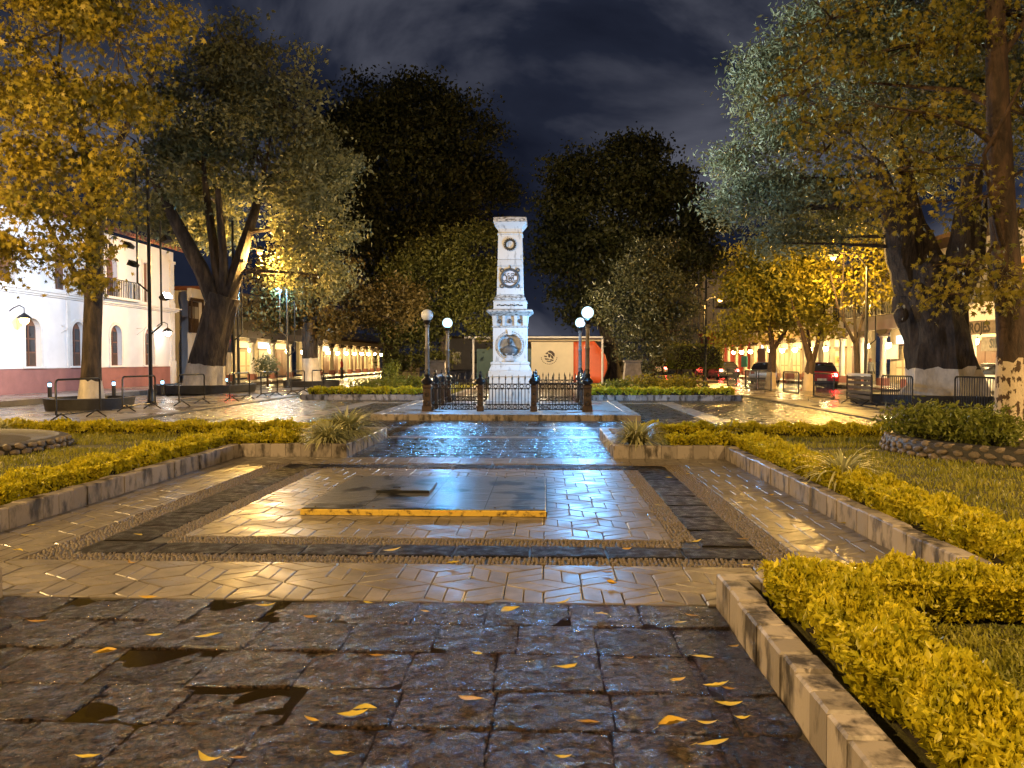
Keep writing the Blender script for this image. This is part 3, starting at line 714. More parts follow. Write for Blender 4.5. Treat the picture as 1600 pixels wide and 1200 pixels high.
for i in range(nf):
    for j in range(nf): link('platform_flag', me, plat, (-PHW+.32+st*(i+.5), -PHW+.32+st*(j+.5), random.uniform(-.001,.001)))

mon = thing('monument', 'white weathered marble obelisk with bust niche, plaque and wreath behind iron fence', 'monument', (MC[0], MC[1], PZ))
def Z(py, d=22.75): return CAM.z+(563-py)/FPX*d-PZ
def fr(*rows): return [(-a,-a,a,a,z) for a,z in rows]
MB().frus(fr((.72,0),(.72,.20),(.70,.22))).obj('step', m_marble, mon)
MB().frus(fr((.62,.22),(.60,Z(589)))).obj('lower_plinth', m_marble, mon)
MB().frus(fr((.60,Z(589)),(.63,Z(588)),(.63,Z(580)),(.60,Z(579)))).obj('plinth_block', m_marble, mon)
MB().frus(fr((.60,Z(579)),(.61,Z(578)),(.60,Z(577)),(.565,Z(573)),(.55,Z(570)),(.57,Z(569)),(.57,Z(566)),(.51,Z(565)))).obj('base_moulding', m_marble, mon)
# die with a round niche on its front
hw = .50; zd0, zd1 = Z(565), Z(512); zc = Z(540); rn = .335
b = MB(); b.box(-hw, hw, -hw+.16, hw, zd0, zd1)
n = 40; V = []; F = []
for i in range(n):
    a = 2*math.pi*i/n; ca, sa = math.cos(a), math.sin(a)
    k = 1/max(abs(ca)/hw, abs(sa)/((zd1-zd0)/2)); zz = (zd0+zd1)/2
    sq = (ca*k, zz+sa*k); V += [(rn*ca, -hw, zc+rn*sa), (sq[0], -hw, sq[1]), (rn*ca*.93, -hw+.158, zc+rn*sa*.93)]
for i in range(n):
    j = (i+1) % n; F += [(3*i,3*i+1,3*j+1,3*j), (3*i,3*j,3*j+2,3*i+2)]
b.add(V, F)
cor = [(-hw,zd0),(hw,zd0),(hw,zd1),(-hw,zd1)]
b.add([(-hw,-hw,zd0),(hw,-hw,zd0),(hw,-hw+.16,zd0),(-hw,-hw+.16,zd0)], [(0,1,2,3)])
for x in (-hw, hw): b.add([(x,-hw,zd0),(x,-hw+.16,zd0),(x,-hw+.16,zd1),(x,-hw,zd1)], [(0,1,2,3)])
for sx in (-1,1):
    for sz, zz in ((-1,zd0),(1,zd1)):
        pts = sorted([(v[0],v[2]) for v in V[1::3] if v[0]*sx > 0 and (v[2]-(zd0+zd1)/2)*sz > 0], key=lambda q: abs(q[0]))
        nx = [q for q in pts if abs(abs(q[0])-hw) < 1e-4]; nz_ = [q for q in pts if abs(q[1]-zz) < 1e-4]
        if nx and nz_:
            q1 = max(nx, key=lambda q: q[1]*sz); q2 = max(nz_, key=lambda q: abs(q[0]))
            b.add([(q1[0],-hw,q1[1]),(sx*hw,-hw,zz),(q2[0],-hw,q2[1])], [(0,1,2)])
b.obj('die', m_marble, mon)
MB().box(-rn*.94, rn*.94, -hw+.150, -hw+.157, zc-rn*.94, zc+rn*.94).obj('niche_back', m_niche, mon)
def torus(b, c, Rr, r, n=36, k=8, ax='y'):
    V = []; F = []
    for i in range(n):
        a = 2*math.pi*i/n
        for j in range(k):
            q = 2*math.pi*j/k; rr = Rr+r*math.cos(q)
            p = (rr*math.cos(a), r*math.sin(q), rr*math.sin(a)) if ax == 'y' else (rr*math.cos(a), rr*math.sin(a), r*math.sin(q))
            V.append((c[0]+p[0], c[1]+p[1], c[2]+p[2]))
    for i in range(n):
        for j in range(k): F.append((i*k+j, ((i+1)%n)*k+j, ((i+1)%n)*k+(j+1)%k, i*k+(j+1)%k))
    b.add(V, F); return b
fm = MB(); torus(fm, (0,-hw,zc), rn+.03, .026); torus(fm, (0,-hw,zc), rn+.085, .014); fm.obj('niche_frame', m_marble2, mon, True)
MB().slab([(-.055,-.07),(.055,-.07),(.075,.10),(-.075,.10)], (Vector((0,-hw-.045,zc+rn+.05)), Vector((1,0,0)), Vector((0,0,1)), Vector((0,1,0))), 0, .06).obj('keystone', m_marble, mon)
MB().frus([(-.15,-hw-.06,.15,-hw+.05,zc-rn-.12),(-.15,-hw-.06,.15,-hw+.05,zc-rn-.06),(-.10,-hw-.04,.10,-hw+.05,zc-rn-.03),(-.10,-hw-.04,.10,-hw+.05,zc-rn+.06),(-.14,-hw-.06,.14,-hw+.05,zc-rn+.075),(-.14,-hw-.06,.14,-hw+.05,zc-rn+.10)]).obj('bust_console', m_niche, mon)
# bust: one lofted body, shoulders to head
bu = MB(); V = []; F = []; n = 20
rings_ = [(.165,.075,-.215,0),(.205,.095,-.19,0),(.23,.10,-.12,0),(.235,.10,-.05,0),(.225,.09,0.0,0),(.19,.08,.035,0),(.12,.065,.06,0),(.058,.055,.08,0),(.052,.052,.11,0),
          (.056,.062,.13,-.008),(.070,.08,.155,-.012),(.080,.092,.19,-.012),(.083,.096,.225,-.006),(.078,.09,.265,0),(.060,.07,.295,0),(.02,.03,.312,0)]
for (rx, ry, z, dy) in rings_:
    for j in range(n):
        a = 2*math.pi*j/n; x, y_ = rx*math.cos(a), ry*math.sin(a)+dy
        front = -math.sin(a)
        if .15 < z < .2 and front > .95: y_ -= .016
        if .2 < z < .235 and front > .8 and abs(math.cos(a)) > .2: y_ += .010
        V.append((x, -hw+.03+y_, zc-.07+z*1.0))
for i in range(len(rings_)-1):
    for j in range(n): F.append((i*n+j, i*n+(j+1)%n, (i+1)*n+(j+1)%n, (i+1)*n+j))
F.append(tuple((len(rings_)-1)*n+j for j in range(n))); F.append(tuple(range(n-1,-1,-1)))
bu.add(V, F); bust = bu.obj('bust', m_bronze, mon, True)
ep = MB(); 
for s in (-1,1): ep.sphere((s*.18,-hw+.0,zc-.075), .05, 10, 6, .5)
ep.obj('epaulettes', m_bronze, bust, True)
MB().frus(fr((.50,Z(512)),(.53,Z(511)),(.53,Z(510)),(.505,Z(509)))).obj('astragal', m_marble2, mon)
# frieze with three panels between brackets on each face
b = MB(); z0, z1 = Z(509), Z(493.5); b.frus(fr((.455,z0),(.455,z1)))
b.obj('frieze_back', m_niche, mon)
br = MB(); wdt = [(-.505,-.385),(-.215,-.135),(.135,.215),(.385,.505)]
fz = []
for (a, c_) in wdt:
    q = MB(); q.frus([(a,-.507,c_,-.456,z0),(a,-.507,c_,-.456,z0+.08),(a-.008,-.545,c_+.008,-.456,z1)]); q.obj('bracket', m_marble, mon)
    if abs(a) < .4 and abs(c_) < .4:
        q = MB(); q.frus([(-.507,a,-.456,c_,z0),(-.507,a,-.456,c_,z0+.08),(-.545,a-.008,-.456,c_+.008,z1)]); q.obj('bracket', m_marble, mon)
        q = MB(); q.frus([(.456,a,.507,c_,z0),(.456,a,.507,c_,z0+.08),(.456,a-.008,.545,c_+.008,z1)]); q.obj('bracket', m_marble, mon)
for s in (-1,1):
    q = MB(); q.frus([(min(s*.456,s*.507),-.384,max(s*.456,s*.507),-.30,z0),(min(s*.456,s*.54),-.384,max(s*.456,s*.54),-.30,z1)]); q.obj('bracket', m_marble, mon)
    q = MB(); q.frus([(min(s*.456,s*.507),.30,max(s*.456,s*.507),.5,z0),(min(s*.456,s*.54),.30,max(s*.456,s*.54),.5,z1)]); q.obj('bracket', m_marble, mon)
for cx in (-.30, 0, .30):
    q = MB(); q.sphere((cx,-.46,(z0+z1)/2-.01), .055, 10, 8, 1.25); q.obj('frieze_ornament', m_bronze, mon, True)
MB().frus(fr((.52,Z(493.5)),(.56,Z(492)),(.58,Z(491)),(.66,Z(488)),(.68,Z(487.5)),(.68,Z(485.5)),(.63,Z(484)),(.52,Z(483)))).obj('cornice', m_marble2, mon)
MB().frus(fr((.50,Z(483)),(.485,Z(481)),(.485,Z(472)),(.50,Z(471)),(.50,Z(470)),(.44,Z(468.5)))).obj('inscription_block', m_marble, mon)
q = MB(); 
for i in range(14): q.sphere((-.36+i*.055,-.487,Z(477)+.012*math.sin(i*1.9)), .03, 8, 5, .7)
q.obj('carved_garland', m_darkbronze, mon, True)
MB().frus(fr((.44,Z(468.5)),(.455,Z(467.5)),(.455,Z(465)),(.41,Z(463)),(.41,Z(461)),(.395,Z(460)))).obj('shaft_base', m_marble2, mon)
lv = [(460,.392),(449,.388),(419,.375),(408,.370),(396,.364),(366,.352)]
lvp = [(460,449),(448.6,415.5),(415.1,405),(404.6,366)]
def hwz(py): return .352+(py-366)/(460-366)*.04
for (p0, p1) in lvp: MB().frus(fr((hwz(p0)-.006,Z(p0)),(hwz(p0),Z(p0)+.008),(hwz(p1),Z(p1)-.008),(hwz(p1)-.006,Z(p1)))).obj('shaft_block', m_marble, mon)
MB().frus(fr((.345,Z(366)),(.375,Z(365.5)),(.375,Z(364)),(.345,Z(363)),(.345,Z(357)),(.36,Z(356)),(.40,Z(353)),(.46,Z(349)),(.475,Z(347.5)))).obj('capital', m_marble, mon)
MB().frus(fr((.475,Z(347.5)),(.49,Z(347)),(.49,Z(340.5)),(.46,Z(340)))).obj('cap_slab', m_marble2, mon)
MB().frus(fr((.46,Z(340)),(.03,Z(334.5)))).obj('cap_pyramid', m_marble, mon)
# wreath
wr = MB(); zc2 = Z(382); yw = -hwz(382)-.012
torus(wr, (0,yw,zc2), .145, .026, 30, 6)
for i in range(34):
    a = 2*math.pi*i/34; r_ = .145+(.03 if i % 2 else -.02); d = Vector((-math.sin(a), 0, math.cos(a)))*(.045)+Vector((math.cos(a),0,math.sin(a)))*(.02 if i%2 else -.02)
    c0 = Vector((r_*math.cos(a), yw-.02, zc2+r_*math.sin(a))); w_ = Vector((math.cos(a),0,math.sin(a)))*.014
    wr.add([c0-d, c0+w_+Vector((0,-.012,0)), c0+d, c0-w_+Vector((0,-.012,0)), c0+Vector((0,.015,0))], [(0,1,2,3),(0,4,1),(1,4,2),(2,4,3),(3,4,0)])
wr.obj('wreath', m_darkbronze, mon, True)
# round plaque with scrolled frame and lettering
pz = Z(434.5); yp = -hwz(434)-.012
q = MB(); q.add([],[]); torus(q, (0,yp,pz), .255, .045, 40, 8)
for (sx, sz) in ((-1,1),(1,1),(-1,-1),(1,-1)): torus(q, (sx*.235,yp,pz+sz*.235), .045, .022, 14, 6)
q.tube([(0,yp,pz+.28),(0.01,yp,pz+.34),(-.005,yp,pz+.39)], [.03,.02,.006], 6)
plq = q.obj('plaque_frame', m_bronze, mon, True)
dk = MB(); V = [(.225*math.cos(2*math.pi*i/32), yp-.01, pz+.225*math.sin(2*math.pi*i/32)) for i in range(32)]; dk.add(V, [tuple(range(32))]); dk.obj('plaque_face', m_wallw, plq)
for (tx, zz, sz) in (('AL C. CDR', .10, .098), ('JUAN', 0.0, .115), ('GONZALEZ', -.105, .098)):
    link('lettering', text_mesh(tx, sz, m_text, .003), plq, (0, yp-.016, pz+zz), (R(90),0,0), (.86,1.25,1))

# ------------------------------------------------------------------ iron fence and globe lamps
FH = 2.2
fence = thing('iron_fence', 'ornate black iron fence with spear pickets and urn posts round the monument', 'fence', (MC[0], MC[1], PZ))
post_prof = [(.135,0),(.135,.12),(.11,.15),(.105,.62),(.12,.66),(.12,.70),(.085,.73)]
b = MB(); b.lathe(post_prof, 4); post_me = b.mesh('fence_post', m_ironbrown)
b = MB(); b.lathe([(.085,.73),(.13,.77),(.15,.83),(.12,.89),(.06,.92),(.045,.95),(.065,.98),(.035,1.02),(.02,1.05),(.035,1.075),(.005,1.11)], 12); fin_me = b.mesh('post_finial', m_iron, True)
b = MB(); torus(b, (0,-.078,.22), .05, .012, 14, 6); b.sphere((0,-.08,.48), .035, 8, 6); orn_me = b.mesh('post_ornament', m_iron, True)
def picket_mesh():
    b = MB(); b.tube([(0,0,.03),(0,0,.86)], .013, 6); b.lathe([(.012,.86),(.026,.875),(.012,.89),(.030,.905),(.016,.95),(.002,1.01)], 6)
    b2 = MB(); b.v, b.f = b.v, b.f
    torus(b, (.085,0,.685), .05, .013, 12, 5); torus(b, (.085,0,.125), .05, .013, 12, 5)
    b.sphere((.085,0,.60), .02, 8, 5); b.tube([(.085,0,.06),(.085,0,.58)], .010, 5); return b.mesh('picket', m_iron, True)
pk = picket_mesh()
rail_me = {}
def side(rot):
    M_ = Matrix.Rotation(rot, 4, 'Z')
    xs = [-FH, -.735, .735, FH]
    for k, x in enumerate(xs):
        if k in (1, 2):
            p = link('fence_post', post_me, fence, M_ @ Vector((x,-FH,0)), (0,0,rot)); link('post_finial', fin_me, p); link('post_ornament', orn_me, p)
    for k in range(3):
        x0, x1 = xs[k]+.11, xs[k+1]-.11; L_ = round(x1-x0, 3)
        if L_ not in rail_me:
            b = MB()
            for z in (.055, .19, .62, .75): b.box(0, L_, -.014, .014, z-.013, z+.013)
            rail_me[L_] = b.mesh('rails', m_iron)
        link('rails', rail_me[L_], fence, M_ @ Vector((x0,-FH,0)), (0,0,rot))
        n = 7; st = L_/n
        for i in range(n): link('picket', pk, fence, M_ @ Vector((x0+st*(i+.5)-.04,-FH,0)), (0,0,rot))
for q in range(4): side(q*math.pi/2)

def lamp_post(label, x, y, lit, z=PZ, hgt=2.62):
    t = thing('lamp_post', label, 'street lamp', (x, y, z), 0, 'globe lamp posts at the fence corners')
    MB().lathe([(.19,0),(.19,.14),(.155,.18),(.145,.62),(.17,.66),(.17,.71),(.11,.74)], 4).obj('pedestal', m_ironbrown, t)
    q = MB(); torus(q, (0,-.118,.22), .06, .014, 14, 6); torus(q, (0,-.112,.46), .045, .012, 14, 6); q.obj('pedestal_ornament', m_iron, t, True)
    MB().lathe([(.11,.74),(.15,.79),(.16,.84),(.10,.90),(.07,.95),(.085,1.0),(.06,1.04),(.075,1.12),(.058,1.16)], 14).obj('collar', m_iron, t, True)
    c = MB().lathe([(.062,1.16),(.058,1.7),(.07,1.72),(.07,1.76),(.055,1.78),(.05,2.3),(.07,2.32),(.075,2.36),(.05,2.38)], 14).obj('column', m_post, t, True)
    MB().lathe([(.05,2.38),(.06,2.40),(.10,2.47),(.105,2.50),(.06,2.505)], 14).obj('globe_seat', m_iron, t, True)
    MB().sphere((0,0,hgt+.02), .163, 24, 16).obj('globe', e_globe if lit else m_globeoff, t, True)
    if lit:
        l_ = bpy.data.lights.new('globe_light', 'POINT'); l_.energy = 560; l_.color = (.16,.50,1.0); l_.shadow_soft_size = .12; lo = bpy.data.objects.new('globe_light', l_); COL.objects.link(lo); lo.location = (x, y, z+hgt+.02)
    return t
lamp_post('unlit white globe lamp on iron post at front left fence corner', MC[0]-FH, MC[1]-FH, False)
lamp_post('glowing blue-white globe lamp at the back left fence corner', MC[0]-FH, MC[1]+FH, True)
lamp_post('glowing blue-white globe lamp at the front right fence corner', MC[0]+FH, MC[1]-FH, True, hgt=2.68)
lamp_post('glowing globe lamp at the back right fence corner, mostly hidden behind another', MC[0]+FH, MC[1]+FH, True)

# ------------------------------------------------------------------ trees
def bez(a, c, b, n=6):
    return [a*(1-t)**2+c*2*t*(1-t)+b*t*t for t in [i/n for i in range(n+1)]]
def tree(label, base_px, d, trunk, limbs, lobes, nclus, per, lsize, lm, kind='oval', bark=None, paint=None, paint_m=None, cr=0.28, depth=0.5, ztop=None, twigs=60,
         group=None, name='tree', z0=0.0, shell=(.5,1.0), ridge=.08, aspect=.5, droop=0.0, sides=20, planter=None, rootflare=1.35):
    """trunk/limbs: lists of (px,py,radius_m) at the tree's depth d; lobes: (px,py,radius_px,depth offset m)"""
    bark = bark or m_bark
    base = D(base_px[0], base_px[1], d); base.z = z0
    t = thing(name, label, 'tree', base, 0, group)
    loc = lambda p: p-base
    sc = d/FPX*1.0
    tp = [(loc(D(px, py, d)), r) for px, py, r in trunk]
    p0 = Vector((tp[0][0].x, tp[0][0].y, -0.02)); r0 = tp[0][1]
    pts = [p0, p0+(tp[0][0]-p0)*0.5 if tp[0][0].z > .2 else p0+Vector((0,0,.12))]; rad = [r0*rootflare, r0*(1+(rootflare-1)*.45)]
    for p, r in tp:
        if p.z > pts[-1].z+.02: pts.append(p); rad.append(r)
    # refine trunk
    fine, fr_ = [], []
    for i in range(len(pts)-1):
        for k in range(4):
            q = k/4; fine.append(pts[i].lerp(pts[i+1], q)); fr_.append(rad[i]+(rad[i+1]-rad[i])*q)
    fine.append(pts[-1]); fr_.append(rad[-1])
    sd = int(base_px[0])
    MB().tube(fine, fr_, sides, ridge, sd).obj('trunk', bark, t, True)
    if paint:
        pf = [(p, r) for p, r in zip(fine, fr_) if p.z <= paint]
        if len(pf) > 1:
            # top ring at the paint height
            for i in range(len(fine)-1):
                if fine[i].z <= paint < fine[i+1].z:
                    q = (paint-fine[i].z)/(fine[i+1].z-fine[i].z); pf.append((fine[i].lerp(fine[i+1], q), fr_[i]+(fr_[i+1]-fr_[i])*q))
            MB().tube([p for p, _ in pf], [r*1.012+.006 for _, r in pf], sides, ridge, sd, cap=False, jag=.09).obj('painted_base', paint_m or m_lime, t, True)
    br = MB(); ends = []
    for li, lb in enumerate(limbs):
        P_ = [loc(D(px, py, d+(lb_d if False else 0)))+Vector((0, (li % 3-1)*.35*i, 0)) for i, (px, py, r) in enumerate(lb) for lb_d in (0,)]
        rr = [r for _,_,r in lb]; f2, r2 = [], []
        for i in range(len(P_)-1):
            for k in range(3):
                q = k/3; f2.append(P_[i].lerp(P_[i+1], q)+Vector((random.uniform(-1,1),random.uniform(-1,1),random.uniform(-.5,.5)))*rr[i]*.12); r2.append(rr[i]+(rr[i+1]-rr[i])*q)
        f2.append(P_[-1]); r2.append(rr[-1])
        br.tube(f2, r2, 9, ridge*.8, sd+li); ends += list(zip(f2, r2))
    ends += [(fine[-1], fr_[-1])]
    LB = [(loc(D(px, py, d+dy)), rp*(d+dy)/FPX, depth) for px, py, rp, dy in lobes]
    wt = np.array([l[1]**2 for l in LB]); wt = wt/wt.sum(); C = []; CL = []
    for (c, r, dp), w_ in zip(LB, wt):
        kb = max(2, int(nclus*w_/6)); v = rng.normal(size=(kb,3)); v /= np.linalg.norm(v, axis=1, keepdims=True); v *= rng.uniform(shell[0], shell[1], (kb,1))
        bc = np.array(c)+v*r*np.array([1, dp*2, 1]); k = kb*6
        C.append(np.repeat(bc, 6, axis=0)+rng.normal(size=(k,3))*np.array([.20,.20,.09])*max(r, 1.2)); CL += [c]*k
    C = np.concatenate(C); nC = len(C)
    # limbs to lobes, twigs to clusters
    for (c, r, dp) in LB:
        e = min(ends, key=lambda q: (q[0]-c).length+max(0, q[0].z-c.z)*.5); 
        mid = e[0].lerp(c, .5)+Vector((random.uniform(-.1,.1),random.uniform(-.1,.1),.12))*r
        rb = min(e[1]*.55, .05+r*.05); br.tube(bez(e[0], mid, c), [rb*(1-.13*i) for i in range(7)], 6)
    for i in rng.choice(nC, size=min(twigs, nC), replace=False):
        a = CL[i]; b_ = Vector(C[i]); mid = a.lerp(b_, .5)+Vector((0,0,.1)); rb = .012+.0011*d*.5
        br.tube(bez(a, mid, b_, 4), [rb, rb*.85, rb*.65, rb*.45, rb*.2], 4)
    br.obj('branches', bark, t, True)
    crs = cr*np.array([1.0,1.0,.55]); P = np.repeat(C, per, axis=0)+rng.normal(size=(nC*per,3))*crs
    if droop: P[:,2] -= droop*rng.random(len(P))
    keep = P[:,2] > .25; P = P[keep]; n = len(P); sz = lsize*rng.uniform(.5,1.35,n)
    if kind == 'star': me = stars('crown', P, sz, lm)
    else:
        Dn = rng.normal(size=(n,3)); Dn[:,2] -= .35; me = leaves('crown', P, Dn, sz, lm, aspect)
    o = link('crown', me, t); o['kind'] = 'stuff'
    if planter: 
        pr, ph = planter
        MB().lathe([(pr,-.02),(pr+.04,ph*.6),(pr+.06,ph),(pr-.12,ph+.01),(pr-.16,ph-.08),(.05,ph-.08)], 28).obj('planter_wall', m_planter, t, True)
    return t
m_planter = mat('black_planter_stone', (0.02,0.018,0.017), 0.5, var=0.4, scale=6, bump=0.5, bscale=20)

# left foreground sweetgum
tree('leafy sweetgum with orange-yellow star leaves and white-based trunk at the left edge', (141,632), 24.0,
     [(141,600,.31),(143,560,.28),(146,480,.27),(148,400,.25),(150,320,.23)],
     [[(146,470,.12),(128,430,.10),(108,380,.08),(90,320,.05)], [(150,330,.18),(130,220,.14),(90,110,.08)], [(150,320,.18),(175,220,.13),(220,110,.08)], [(150,330,.12),(200,270,.07),(230,230,.04)]],
     [(60,60,105,-1),(185,70,90,-.5),(35,190,105,-1),(150,190,85,-1),(55,310,100,-1.5),(150,330,60,-1),(185,270,50,0),(20,405,52,-1.5),(95,405,48,-1.5),(140,420,30,-1.5),(265,50,40,0),(215,150,40,0),(100,-60,120,0),(-40,120,110,0),(-50,330,100,-1)],
     780, 32, .245, m_sweet, 'star', m_bark, .95, m_lime, cr=.33, planter=(1.25,.36), z0=0, twigs=70)
# left giant ash
tree('massive dark-trunked tree with grey-green crown and limewashed base left of centre', (322,612), 37.0,
     [(322,600,.88),(326,560,.80),(335,520,.74),(345,478,.74),(350,462,.70)],
     [[(338,480,.42),(318,420,.36),(296,370,.30),(280,330,.24),(262,290,.15)], [(348,470,.30),(336,400,.24),(326,330,.18),(318,260,.10)], [(356,470,.40),(372,400,.32),(385,340,.24),(400,270,.14)], [(352,460,.26),(352,390,.22),(350,300,.14)]],
     [(365,95,58,0),(430,160,78,0),(310,170,72,0),(262,280,62,0),(400,235,92,1),(485,280,72,0),(320,280,58,3),(345,330,70,4),(492,358,62,0),(520,250,42,1),(240,365,36,0),(448,432,28,2),(385,60,38,0),(505,430,40,1),(290,240,60,1)],
     1000, 52, .25, m_ash, 'oval', m_bark, 1.35, m_lime, cr=.46, planter=(2.3,.38), twigs=90, ridge=.14, sides=30)
# small white-based tree before the arcade
tree('small bushy tree with brownish crown and white-painted trunk before the left arcade', (487,606), 45.0,
     [(487,590,.50),(485,560,.46),(484,520,.44),(484,505,.46)], [[(484,510,.25),(465,480,.18),(450,460,.1)],[(484,508,.25),(515,480,.18),(540,460,.1)],[(484,505,.22),(490,460,.12)]],
     [(445,480,42,0),(500,475,52,0),(555,482,42,0),(605,498,30,0),(530,500,26,-1),(475,440,45,0),(420,420,38,0),(560,450,45,1),(410,470,30,0),(620,470,40,2)],
     450, 42, .23, m_rust, 'oval', m_bark, 1.7, m_lime, cr=.5, planter=(1.6,.35))
# central big dark tree
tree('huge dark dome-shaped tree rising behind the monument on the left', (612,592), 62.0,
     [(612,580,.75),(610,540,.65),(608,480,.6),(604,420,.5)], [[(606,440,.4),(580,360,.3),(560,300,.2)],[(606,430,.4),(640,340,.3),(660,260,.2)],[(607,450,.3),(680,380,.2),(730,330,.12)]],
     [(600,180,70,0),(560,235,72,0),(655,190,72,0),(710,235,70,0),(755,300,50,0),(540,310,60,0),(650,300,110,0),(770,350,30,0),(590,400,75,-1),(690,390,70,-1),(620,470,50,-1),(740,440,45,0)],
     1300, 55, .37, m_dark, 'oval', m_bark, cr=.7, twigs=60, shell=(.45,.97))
tree('leafy tree lit yellow-green beside the obelisk, behind the left globe lamps', (690,590), 50.0,
     [(690,570,.3),(692,540,.26),(695,510,.24)], [[(695,515,.16),(720,470,.1),(740,440,.06)],[(694,515,.16),(665,470,.1),(655,430,.06)]],
     [(735,460,48,0),(758,420,34,0),(745,500,34,-1),(690,390,48,0),(648,420,48,0),(635,490,50,0),(690,480,50,0),(670,540,30,0),(625,540,36,0),(750,380,36,1)],
     560, 44, .25, m_ylw2, 'oval', m_bark, cr=.55)
# central right dark tree
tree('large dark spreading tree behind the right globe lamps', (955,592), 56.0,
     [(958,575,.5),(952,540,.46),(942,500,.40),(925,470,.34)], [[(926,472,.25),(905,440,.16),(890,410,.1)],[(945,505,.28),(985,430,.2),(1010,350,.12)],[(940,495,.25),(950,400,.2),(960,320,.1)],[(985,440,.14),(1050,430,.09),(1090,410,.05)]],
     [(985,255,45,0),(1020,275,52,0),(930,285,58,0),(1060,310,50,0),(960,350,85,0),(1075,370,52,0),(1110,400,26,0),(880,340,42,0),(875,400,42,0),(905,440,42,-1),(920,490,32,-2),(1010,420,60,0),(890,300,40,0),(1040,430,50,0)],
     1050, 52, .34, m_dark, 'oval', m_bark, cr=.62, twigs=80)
tree('rounded evergreen with hanging glossy leaves right of the stage wall', (1020,600), 44.0,
     [(1020,585,.16),(1020,565,.14),(1018,545,.13)], [[(1018,550,.09),(1000,520,.06),(985,490,.04)],[(1018,550,.09),(1035,515,.06),(1045,480,.04)]],
     [(1012,390,32,0),(1000,430,48,0),(1030,470,55,0),(975,480,45,0),(1045,520,42,0),(985,530,42,0),(1060,470,30,0),(1010,550,36,0),(1020,440,44,-1)],
     480, 44, .22, m_ever, 'oval', m_bark2, cr=.42, aspect=.4)
# yellow-lit street trees on the right
tree('bright yellow-lit street tree with forked pale trunk, left of the right-hand pair', (1204,606), 42.0,
     [(1205,590,.24),(1207,560,.20),(1207,545,.19)], [[(1207,548,.13),(1200,520,.10),(1195,490,.06)],[(1207,550,.13),(1228,515,.10),(1240,490,.06)],[(1207,548,.1),(1209,505,.08),(1210,470,.05)]],
     [(1180,430,46,0),(1215,450,46,0),(1170,485,38,0),(1215,500,34,0),(1195,400,34,0),(1160,450,28,0),(1150,520,26,0),(1235,480,30,0)],
     400, 38, .215, m_ylw, 'oval', m_bark2, .95, m_walltan, cr=.45)
tree('yellow-lit street tree with pale leaning stems, right of the right-hand pair', (1264,609), 40.0,
     [(1264,595,.25),(1266,575,.22),(1268,565,.22)], [[(1266,570,.14),(1250,520,.10),(1232,480,.06)],[(1268,570,.14),(1282,520,.10),(1288,480,.06)],[(1268,568,.1),(1266,520,.08),(1262,470,.05)]],
     [(1255,420,40,0),(1280,455,34,0),(1240,390,36,0),(1260,490,28,0),(1225,430,30,0),(1290,500,24,0)],
     320, 36, .215, m_ylw, 'oval', m_bark2, .9, m_walltan, cr=.42)
tree('slender dark-stemmed tree with sparse yellow leaves under the sodium lamp', (1340,612), 37.0,
     [(1340,590,.14),(1339,560,.13),(1337,535,.13)], [[(1337,538,.09),(1318,510,.07),(1300,480,.05),(1285,430,.03)],[(1337,536,.08),(1335,480,.06),(1330,400,.03)],[(1338,538,.09),(1352,500,.06),(1370,440,.04),(1385,390,.02)],[(1320,512,.05),(1312,460,.04),(1310,400,.02)]],
     [(1325,400,36,0),(1375,410,38,0),(1300,440,34,0),(1355,450,32,0),(1395,440,26,0),(1340,375,26,0)],
     170, 17, .22, m_ylw, 'oval', m_bark, cr=.45, twigs=80)
# giant tree on the right
t8 = tree('giant gnarled black trunk with limewashed base and silvery crown on the right', (1470,616), 28.0,
     [(1471,600,1.10),(1470,560,1.02),(1468,530,.98),(1462,500,1.0),(1456,470,1.10),(1452,440,1.12),(1452,418,1.0)],
     [[(1420,450,.55),(1400,405,.48),(1385,360,.42),(1370,325,.30),(1345,270,.18)], [(1425,430,.36),(1424,370,.30),(1420,310,.22),(1410,240,.12)], [(1455,420,.5),(1453,385,.42),(1446,330,.25),(1440,250,.14)],
      [(1485,440,.45),(1487,395,.36),(1486,340,.25),(1490,270,.15)], [(1498,450,.48),(1512,400,.34),(1522,340,.22),(1530,270,.14)], [(1500,450,.36),(1535,410,.28),(1550,360,.2),(1570,300,.12)]],
     [(1205,110,52,0),(1180,225,52,0),(1255,165,80,0),(1150,290,42,0),(1270,290,72,0),(1215,330,52,0),(1380,130,105,1),(1490,90,115,1),(1330,310,50,1),(1200,380,30,-1),(1290,50,70,0),(1400,20,110,1),(1560,170,95,1),(1450,235,55,3),(1165,330,30,0),(1265,375,30,0)],
     1350, 56, .205, m_willow, 'oval', m_bark, 1.32, m_lime, cr=.42, planter=(2.95,.40), twigs=90, ridge=.19, aspect=.34, sides=34, rootflare=1.3, droop=.25)
bk = MB()
for (px, py, r, dy) in ((1478,432,.30,-1.0),(1452,425,.34,-.95),(1436,455,.26,-.95),(1500,468,.3,-.9),(1408,492,.25,-.55)):
    p = D(px, py, 28.0+dy)-t8.location; bk.sphere(p, r, 12, 8, 1.1)
torus(bk, D(1478,432,26.72)-t8.location, .17, .075, 18, 8)
bk.obj('burls', m_bark, t8, True)
